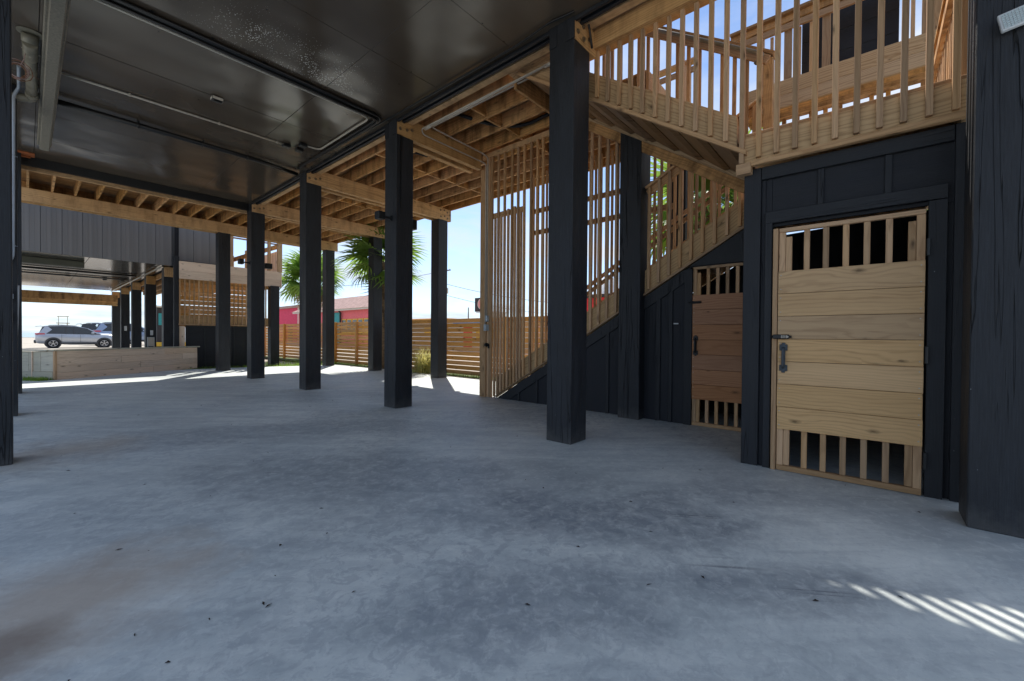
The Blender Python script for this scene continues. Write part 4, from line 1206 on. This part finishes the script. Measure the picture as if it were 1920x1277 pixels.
DR = [frond_mesh('dry_frond', s, .8, M_['drypalm'], 1.0, 22) for s in (5, 6)]
def palm(label, x, y, h, rad, nf, seed, trunk_r=.19, dry=8):
    r = random.Random(seed)
    p = thing('palm_tree', label, 'palm tree', (x, y, -.05), 'palm trees by the fence')
    mb = MB()
    pts = [(x + .04 * math.sin(i * .7 + seed), y + .04 * math.cos(i * .9), -.08 + (h + .1) * i / 12) for i in range(13)]
    mb.tube(pts, [trunk_r * (1.25 - .3 * min(i / 3, 1) + (.12 if i > 8 else 0)) for i in range(13)], 12)
    z = h * .45
    while z < h:                                         # old leaf boots criss-crossed under the crown
        for q in range(7):
            a = q * .9 + z * 9 + r.uniform(-.2, .2)
            c = Vector((x + math.cos(a) * trunk_r * 1.0, y + math.sin(a) * trunk_r * 1.0, z))
            mb.bar(c, c + Vector((math.cos(a + .4) * .11, math.sin(a + .4) * .11, .19)), .065, .02, None, (math.cos(a), math.sin(a), 0), 0)
        z += .085
    mb.build('trunk', M_['bark'], p)
    for k in range(nf + dry):
        isd = k >= nf
        a = k * 2.39996 + r.uniform(-.25, .25)
        el = (R(78) - R(112) * ((k + .5) / nf)) if not isd else R(-62 - r.uniform(0, 20))
        s = rad * r.uniform(.85, 1.1) * (.8 if isd else 1)
        m = Matrix.Translation((x, y, h + r.uniform(-.12, .12) - (.15 if isd else 0))) @ Matrix.Rotation(a, 4, 'Z') @ Matrix.Rotation(-el, 4, 'Y') @ Matrix.Rotation(r.uniform(-.5, .5), 4, 'X') @ Matrix.Scale(s, 4)
        o = bpy.data.objects.new('dead_frond' if isd else 'frond', (DR[k % 2] if isd else FR[k % 3]))
        setp(o, p, m)
    return p
palm('cabbage palm with rough trunk standing between deck posts and fence', 7.62, 12.15, 3.4, .88, 25, 11, .17, 6)
palm('shaggy palm with hanging dead fronds behind the far deck posts', 9.0, 20.6, 3.7, 1.05, 24, 23, .2, 22)
palm('bright green palm seen through the stair balusters', 9.3, 2.6, 3.7, 1.15, 26, 37, .2, 4)
palm('palm half hidden behind the high walkway', 9.6, -1.6, 3.5, 1.1, 22, 41, .2, 4)

def blades(name, pts, hmin, hmax, lean, w, mat, seed, seg=2):
    r = random.Random(seed); bm = bmesh.new()
    for (x, y, z) in pts:
        h = r.uniform(hmin, hmax); a = r.uniform(0, 6.283); l = r.uniform(.1, lean) * h
        dxx, dyy = math.cos(a), math.sin(a); ww = w * r.uniform(.6, 1.2)
        pr = None
        for i in range(seg + 1):
            t = i / seg
            c = Vector((x + dxx * l * t ** 1.7, y + dyy * l * t ** 1.7, z + h * (t - .22 * lean * t * t)))
            q = ww * (1 - t * .92)
            v = (bm.verts.new(c + Vector((-dyy * q, dxx * q, 0))), bm.verts.new(c - Vector((-dyy * q, dxx * q, 0))))
            if pr: bm.faces.new((pr[0], pr[1], v[1], v[0]))
            pr = v
    me = bpy.data.meshes.new(name); bm.to_mesh(me); bm.free(); me.materials.append(mat)
    o = bpy.data.objects.new(name, me); COL.objects.link(o)
    return o
gpts = []
for _ in range(9000):
    q = rnd.random()
    if q < .5: gpts.append((rnd.uniform(7.48, 8.02), rnd.uniform(4, 17), -.05))
    elif q < .85:
        x = rnd.uniform(-1.5, 8); y0 = 15.78 if x < 3.2 else 15.75 - (x - 3.2) * .23
        gpts.append((x, rnd.uniform(y0, 16.45), -.05))
    else: gpts.append((rnd.uniform(5.0, 7.9), rnd.uniform(15.2, 18.5), -.05))
for _ in range(1600):
    u = along(rnd.uniform(-.25, -.005), rnd.uniform(.0, 2.0), 0); gpts.append((u.x, u.y, -.02))
tag(blades('grass', gpts, .05, .15, .9, .006, M_['grass'], 3), 'short bright grass along the slab edge and the fence', 'grass', kind='stuff')
tp = []
for _ in range(520):
    a, rr_ = rnd.uniform(0, 6.283), abs(rnd.gauss(0, .13)); tp.append((7.62 + math.cos(a) * rr_, 9.95 + math.sin(a) * rr_ * 1.5, -.05))
tag(blades('grass_clump', tp, .5, 1.15, 1.1, .011, M_['tuft'], 8, 5), 'dry yellow ornamental grass clump beside the sunny deck post', 'plant')

# ------------------------------------------------------------------ cars
def car(name, label, x, y, s, paint, z=-.09, hs=1.0):
    L, HW = 4.55, .92
    c = thing(name, label, 'car', (x, y, z), 'cars parked on the sand')
    T = Matrix.Translation((x, y, z)) @ Matrix.Diagonal((s, s, s * hs, 1))
    def fin(mb, nm, mat=None):
        mb.bm.transform(T); return mb.build(nm, mat, c)
    st_ = [(-.86, .74, .50, .98, .02), (-.83, .84, .40, 1.04, .03), (-.70, .90, .34, 1.07, .03), (-.3, .92, .30, 1.06, .03), (.6, .92, .29, 1.04, .03), (1.6, .92, .29, 1.02, .05), (2.3, .92, .29, 1.00, .10), (2.9, .91, .30, .97, .11), (3.3, .87, .33, .88, .12), (3.55, .80, .38, .76, .10), (3.66, .66, .45, .64, .05)]
    mb = MB(); rings = []
    for (px, w, zl_, zb, cr) in st_:
        half = [(w * .86, zl_), (w * .97, zl_ + .10), (w, (zl_ + zb) / 2 + .06), (w * .985, zb - .10), (w * .93, zb), (w * .62, zb + cr)]
        rings.append([mb.bm.verts.new((px, -a, b)) for a, b in half] + [mb.bm.verts.new((px, a, b)) for a, b in half[::-1]])
    for p, q in zip(rings, rings[1:]):
        n = len(p)
        for k in range(n):
            f = mb.bm.faces.new((p[k], q[k], q[(k + 1) % n], p[(k + 1) % n])); f.smooth = True
    mb.bm.faces.new(rings[0]); mb.bm.faces.new(rings[-1][::-1])
    fin(mb, 'body', paint)
    def hw(zz): return .885 - max(0, zz - 1.0) * .30
    def cabin(mb, outline, off=0.0):
        l = [mb.bm.verts.new((px, -(hw(pz) + off), pz)) for px, pz in outline]; r_ = [mb.bm.verts.new((px, hw(pz) + off, pz)) for px, pz in outline]
        mb.bm.faces.new(l); mb.bm.faces.new(r_[::-1])
        n = len(outline)
        for k in range(n): mb.bm.faces.new((l[k], r_[k], r_[(k + 1) % n], l[(k + 1) % n]))
    mb = MB(); cabin(mb, [(-.70, 1.05), (2.45, 1.04), (1.75, 1.46), (1.25, 1.60), (.4, 1.645), (-.35, 1.60), (-.52, 1.54)]); fin(mb, 'window', M_['glass'])
    mb = MB(); cabin(mb, [(-.56, 1.56), (-.35, 1.61), (.4, 1.655), (1.25, 1.61), (1.80, 1.455), (1.72, 1.45), (1.22, 1.575), (.4, 1.62), (-.30, 1.575), (-.50, 1.535)], .012); fin(mb, 'roof', paint)
    mb = MB(); cabin(mb, [(-.72, 1.04), (-.35, 1.04), (-.05, 1.34), (-.25, 1.56), (-.40, 1.56)], .010); fin(mb, 'pillar', paint)
    for px in (.62, 1.02): 
        mb = MB(); cabin(mb, [(px, 1.04), (px + .07, 1.04), (px + .03, 1.60), (px - .03, 1.60)], .006); fin(mb, 'pillar', M_['clad'])
    mb = MB(); cabin(mb, [(2.30, 1.03), (2.48, 1.03), (1.80, 1.46), (1.72, 1.46)], .012); fin(mb, 'pillar', paint)
    for sy in (-1, 1):
        for wx in (0.0, 2.66):
            mb = MB(); mb.cyl((wx, sy * .885, .36), (0, 1, 0), .42, .10, 24); fin(mb, 'wheel_arch', M_['clad'])
            mb = MB(); mb.cyl((wx, sy * .875, .335), (0, 1, 0), .335, .18, 26); t_ = fin(mb, 'wheel', M_['tyre'])
            mb = MB()
            mb.cyl((wx, sy * .968, .335), (0, 1, 0), .06, .012, 12)
            for q in range(5):
                a = q * 1.2566 + .3
                for da in (-.13, .13):
                    mb.bar((wx + .05 * math.cos(a), sy * .968, .335 + .05 * math.sin(a)), (wx + .21 * math.cos(a + da), sy * .968, .335 + .21 * math.sin(a + da)), .012, .035, None, (0, 0, 1), .002)
            ring = [(wx + .215 * math.cos(q * .3142), sy * .967, .335 + .215 * math.sin(q * .3142)) for q in range(21)]
            mb.tube(ring, .014, 6, None, False); mb.bm.transform(T); mb.build('rim', M_['rim'], t_)
        mb = MB(); mb.box(-.2, 3.2, sy * .925 - .012, sy * .925 + .012, .27, .40, None, .008); fin(mb, 'sill', M_['clad'])
        mb = MB(); mb.box(-.87, -.40, sy * .84 - .06, sy * .84 + .06, .98, 1.07, None, .02); fin(mb, 'tail_light', M_['redlens'])
        mb = MB(); mb.box(3.25, 3.56, sy * .74 - .09, sy * .74 + .09, .72, .82, None, .02); fin(mb, 'headlight', M_['lens'])
        mb = MB(); mb.box(1.95, 2.12, sy * 1.02 - .09, sy * 1.02 + .09, 1.05, 1.17, None, .03); fin(mb, 'mirror', paint)
        for px in (.45, 1.45): mb = MB(); mb.box(px, px + .18, sy * .935 - .015, sy * .935 + .015, .90, .925, None, .005); fin(mb, 'door_handle', paint)
        for px in (.42, 1.38): mb = MB(); mb.box(px - .006, px + .006, sy * .918 - .004, sy * .918 + .004, .42, 1.0, None, 0); fin(mb, 'door_seam', M_['clad'])
        mb = MB(); mb.tube([(-.2, sy * .62, 1.66), (.4, sy * .61, 1.69), (1.2, sy * .62, 1.64)], .018, 6); fin(mb, 'roof_rail', M_['clad'])
    mb = MB(); mb.box(-.93, -.80, -.78, .78, .36, .58, None, .04); fin(mb, 'bumper', M_['clad'])
    mb = MB(); mb.bar((-.55, 0, 1.60), (-.85, 0, 1.56), 1.15, .03); fin(mb, 'spoiler', paint)
    mb = MB(); mb.box(3.62, 3.70, -.55, .55, .42, .60, None, .02); fin(mb, 'grille', M_['clad'])
    return c
car('parked_car', 'silver estate car with five spoke wheels parked beyond the planter', 1.30, 48.2, 1.05, M_['silver'])
car('parked_car', 'pale blue taller car parked behind the silver one', 5.0, 55.5, 1.25, M_['bluepaint'], -.09, 1.05)
car('parked_car', 'dark car showing only its rear roofline above the silver car', 4.3, 62, 1.2, M_['charcoal'], -.09, 1.1)
bs = thing('beach_stand', 'small grey lookout stand far behind the silver car', 'stand', (3.3, 100, 0))
for a in (0, 1.0):
    for b in (0, 1.0): ab('leg', 3.3 + a, 3.38 + a, 100 + b, 100.08 + b, -.1, 2.6, M_['greyboard'], bs)
    ab('roof_post', 3.3 + a, 3.38 + a, 100, 100.08, 2.72, 3.7, M_['greyboard'], bs)
ab('platform', 3.1, 4.6, 99.8, 101.3, 2.6, 2.72, M_['greyboard'], bs); ab('roof', 3.2, 4.5, 99.8, 101.3, 3.7, 3.8, M_['greyboard'], bs)

# ------------------------------------------------------------------ buildings across the road
pb = thing('coral_building', 'coral pink shop with pinkish roof, teal wall panel and yellow window frames', 'building', (26, 42, 0))
ab('wall', 22, 25.2, 37.2, 54, -.1, 3.7, M_['pink'], pb, 0)
ab('wall_panel', 21.95, 21.99, 43.2, 45.8, .1, 3.5, M_['teal'], pb, 0)
ab('eave_board', 21.5, 21.6, 36.8, 54.5, 3.62, 3.85, M_['cream'], pb, 0)
mb = MB()
rv = [mb.bm.verts.new(p) for p in ((21.4, 36.7, 3.8), (25.7, 36.7, 3.8), (25.7, 54.6, 3.8), (21.4, 54.6, 3.8), (23.55, 40.2, 5.3), (23.55, 51, 5.3))]
for f in ((0, 1, 4), (1, 2, 5, 4), (2, 3, 5), (3, 0, 4, 5), (3, 2, 1, 0)): mb.bm.faces.new([rv[i] for i in f])
mb.build('roof', M_['rooft'], pb)
for k in range(5):
    y0 = 37.5 + k * 1.12
    w_ = ab('window', 21.93, 21.985, y0, y0 + .95, 1.3, 2.75, M_['yellow'], pb, 0)
    ab('pane', 21.90, 21.925, y0 + .12, y0 + .83, 1.42, 2.63, M_['winglass'], w_, 0)
mb = MB(); mb.tube([(21.8, 43.0, .1), (21.8, 43.0, 3.4), (21.6, 43.0, 3.7)], .1, 8); mb.build('downpipe', M_['dark'], pb)
mgb = thing('crimson_building', 'crimson building half hidden behind the shaggy palm', 'building', (24, 58, 0))
ab('wall', 22.5, 28, 54.8, 62, -.1, 4.5, M_['magenta'], mgb, 0); ab('roof', 22.2, 28.4, 54.7, 62.4, 4.5, 4.8, M_['rooft'], mgb, 0)
ab('corner_strip', 22.42, 22.49, 54.9, 55.3, 0, 4.5, M_['cream'], mgb, 0); ab('door', 22.44, 22.49, 57, 58.2, 0, 2.4, M_['dark'], mgb, 0)
sh = thing('low_shop', 'low shop with orange and blue canopies showing above the fence', 'building', (24, 25, 0))
ab('wall', 23, 29, 18, 33, -.1, 2.15, M_['cream'], sh, 0)
ab('canopy', 22, 23.5, 26.4, 32.8, 2.36, 2.52, M_['orange'], sh, .02); ab('canopy', 22, 23.5, 20.5, 25.2, 2.02, 2.26, M_['blue'], sh, .02)
ab('roof', 22.6, 29.4, 17.8, 26.2, 2.27, 2.42, M_['conduit'], sh, .02); ab('sign_board', 22.9, 22.99, 27, 30, 1.1, 1.9, M_['yellow'], sh, 0)
ab('sign_board', 22.9, 22.99, 21, 23.5, .9, 1.6, M_['yellow'], sh, 0); ab('door', 22.95, 22.99, 24, 25, 0, 2, M_['red'], sh, 0)
rk = thing('red_kiosk', 'bright red kiosk with dark roof seen through the slat screen', 'kiosk', (23, 12.5, 0))
ab('wall', 22, 25, 10.6, 15.5, -.1, 3.4, M_['red'], rk, 0); ab('roof', 21.8, 25.3, 10.4, 15.7, 3.4, 3.6, M_['dark'], rk, .02); ab('band', 21.96, 21.99, 10.6, 15.5, 2.0, 2.2, M_['cream'], rk, 0)
ab('door', 21.95, 21.99, 12.4, 13.3, 0, 1.9, M_['dark'], rk, 0)
tw = thing('pale_tank', 'pale tank tower with railing behind the red kiosk', 'tower', (33, 17.5, 0))
mb = MB(); mb.cyl((33, 17.6, 3), (0, 0, 1), .9, 6.2, 20); mb.build('tank', M_['white'], tw)
for k in range(4): ab('rail_post', 32 + k * .5, 32.05 + k * .5, 16.7, 16.75, 6.1, 7.0, M_['blackmetal'], tw, 0)
ab('rail', 31.9, 33.7, 16.7, 16.75, 6.95, 7.0, M_['blackmetal'], tw, 0)
sg = thing('shop_sign', 'dark square sign with a pink disc on a cream building', 'sign', (30, 30, 0))
ab('sign_board', 29.9, 30.1, 29.2, 30.9, 3.55, 4.95, M_['dark'], sg, .02)
mb = MB(); mb.cyl((29.88, 29.9, 4.3), (1, 0, 0), .55, .03, 24, M_['cream']); mb.cyl((29.86, 29.9, 4.3), (1, 0, 0), .48, .03, 24, simple('pink_disc', (.62, .25, .22), .6)); mb.build('disc', None, sg)
ab('tower', 30.2, 32, 28.5, 30.4, -.1, 3.5, M_['cream'], sg, 0); ab('ledge', 29.8, 32.2, 28.3, 30.6, 3.42, 3.54, M_['white'], sg, 0)
# utility poles and wires
def upole(x, y, h, label, arm=True):
    p = thing('utility_pole', label, 'pole', (x, y, 0), 'utility poles')
    mb = MB(); mb.tube([(x, y, -.1), (x, y, h)], [.16, .11], 10); mb.build('shaft', M_['pole'], p)
    if arm:
        ab('cross_arm', x - .08, x + .08, y - 1.0, y + 1.0, h - .7, h - .55, M_['pole'], p, 0)
        mb = MB(); mb.cyl((x - .25, y - .45, h - 3.6), (0, 0, 1), .28, .8, 14); mb.build('transformer', M_['conduit'], p)
        for k in range(3):
            mb = MB(); mb.cyl((x, y - .85 + k * .85, h - .47), (0, 0, 1), .05, .16, 8); mb.build('insulator', M_['white'], p)
upole(40, 47.4, 11.2, 'tall utility pole with a transformer right of the outer deck post')
upole(62, 66, 7.2, 'distant short utility pole above the shop roofs', False)
upole(30, 46, 11, 'grey utility pole standing in front of the coral building', False)
def wire(label, a, b, sag, r=.03):
    a, b = Vector(a), Vector(b)
    mb = MB(); mb.tube([a.lerp(b, k / 14) - Vector((0, 0, sag * 4 * (k / 14) * (1 - k / 14))) for k in range(15)], r, 5)
    tag(mb.build('overhead_wire', M_['dark'], None, a), label, 'wire', 'overhead wires')
wire('overhead wire sloping from the transformer pole to the right', (40, 47.2, 8.6), (48, 30, 5.4), .5)
wire('upper overhead wire from the transformer pole across the pink roof', (40, 47.4, 10.6), (30, 80, 9.5), .8)
wire('low overhead wire past the short distant pole', (40, 47.4, 7.0), (75, 52, 6.0), .6)
wire('overhead wire slanting across the sky above the silver car', (2.0, 70, 10.2), (9, 72, 6.2), .3, .02)
tp_ = thing('corner_stall', 'striped stall with teal, red and yellow panels glimpsed between the neighbouring posts', 'stall', (8, 40, 0))
ab('wall', 7.2, 9.5, 46, 48, -.1, 3.4, M_['dark'], tp_, 0); ab('panel', 7.3, 7.9, 45.95, 45.99, 1.8, 2.8, M_['teal'], tp_, 0); ab('panel', 8.2, 9.2, 45.95, 45.99, .3, 1.8, M_['white'], tp_, 0)
ab('panel', 8.4, 8.8, 45.94, 45.99, 1.9, 3.0, M_['red'], tp_, 0); ab('canopy', 7, 9.8, 45.2, 46, 3.3, 3.42, M_['cream'], tp_, 0); ab('kerb', 6.8, 9.8, 45.5, 45.9, 0, .35, M_['yellow'], tp_, 0)

# ------------------------------------------------------------------ leaf litter on the slab
bm = bmesh.new(); lr = random.Random(4)
spots = [(.25, 2.0), (.3, 1.75), (.18, 1.6), (.45, 1.9), (.62, 1.85), (.63, 1.82), (.9, 1.65), (.85, 2.3), (.3, 1.3), (1.2, 2.6), (2.6, 1.2), (2.4, -.1)] + [(lr.uniform(0, 4.5), lr.uniform(-.6, 8)) for _ in range(60)]
for (x, y) in spots:
    a = lr.uniform(0, 6.28); l = lr.uniform(.006, .017); w = l * lr.uniform(.25, .5)
    c, s_ = math.cos(a), math.sin(a)
    P_ = [(-l, 0, .002), (-.2 * l, w, .004), (l, 0, .003), (-.1 * l, -w, .007), ]
    vs = [bm.verts.new((x + p[0] * c - p[1] * s_, y + p[0] * s_ + p[1] * c, p[2])) for p in P_]
    bm.faces.new((vs[0], vs[1], vs[2])); bm.faces.new((vs[0], vs[2], vs[3]))
me = bpy.data.meshes.new('leaf_litter'); bm.to_mesh(me); bm.free(); me.materials.append(simple('dead_leaf', (.03, .018, .012), .8))
o = bpy.data.objects.new('leaf_litter', me); COL.objects.link(o)
tag(o, 'tiny dark leaf scraps scattered over the concrete', 'litter', kind='stuff')
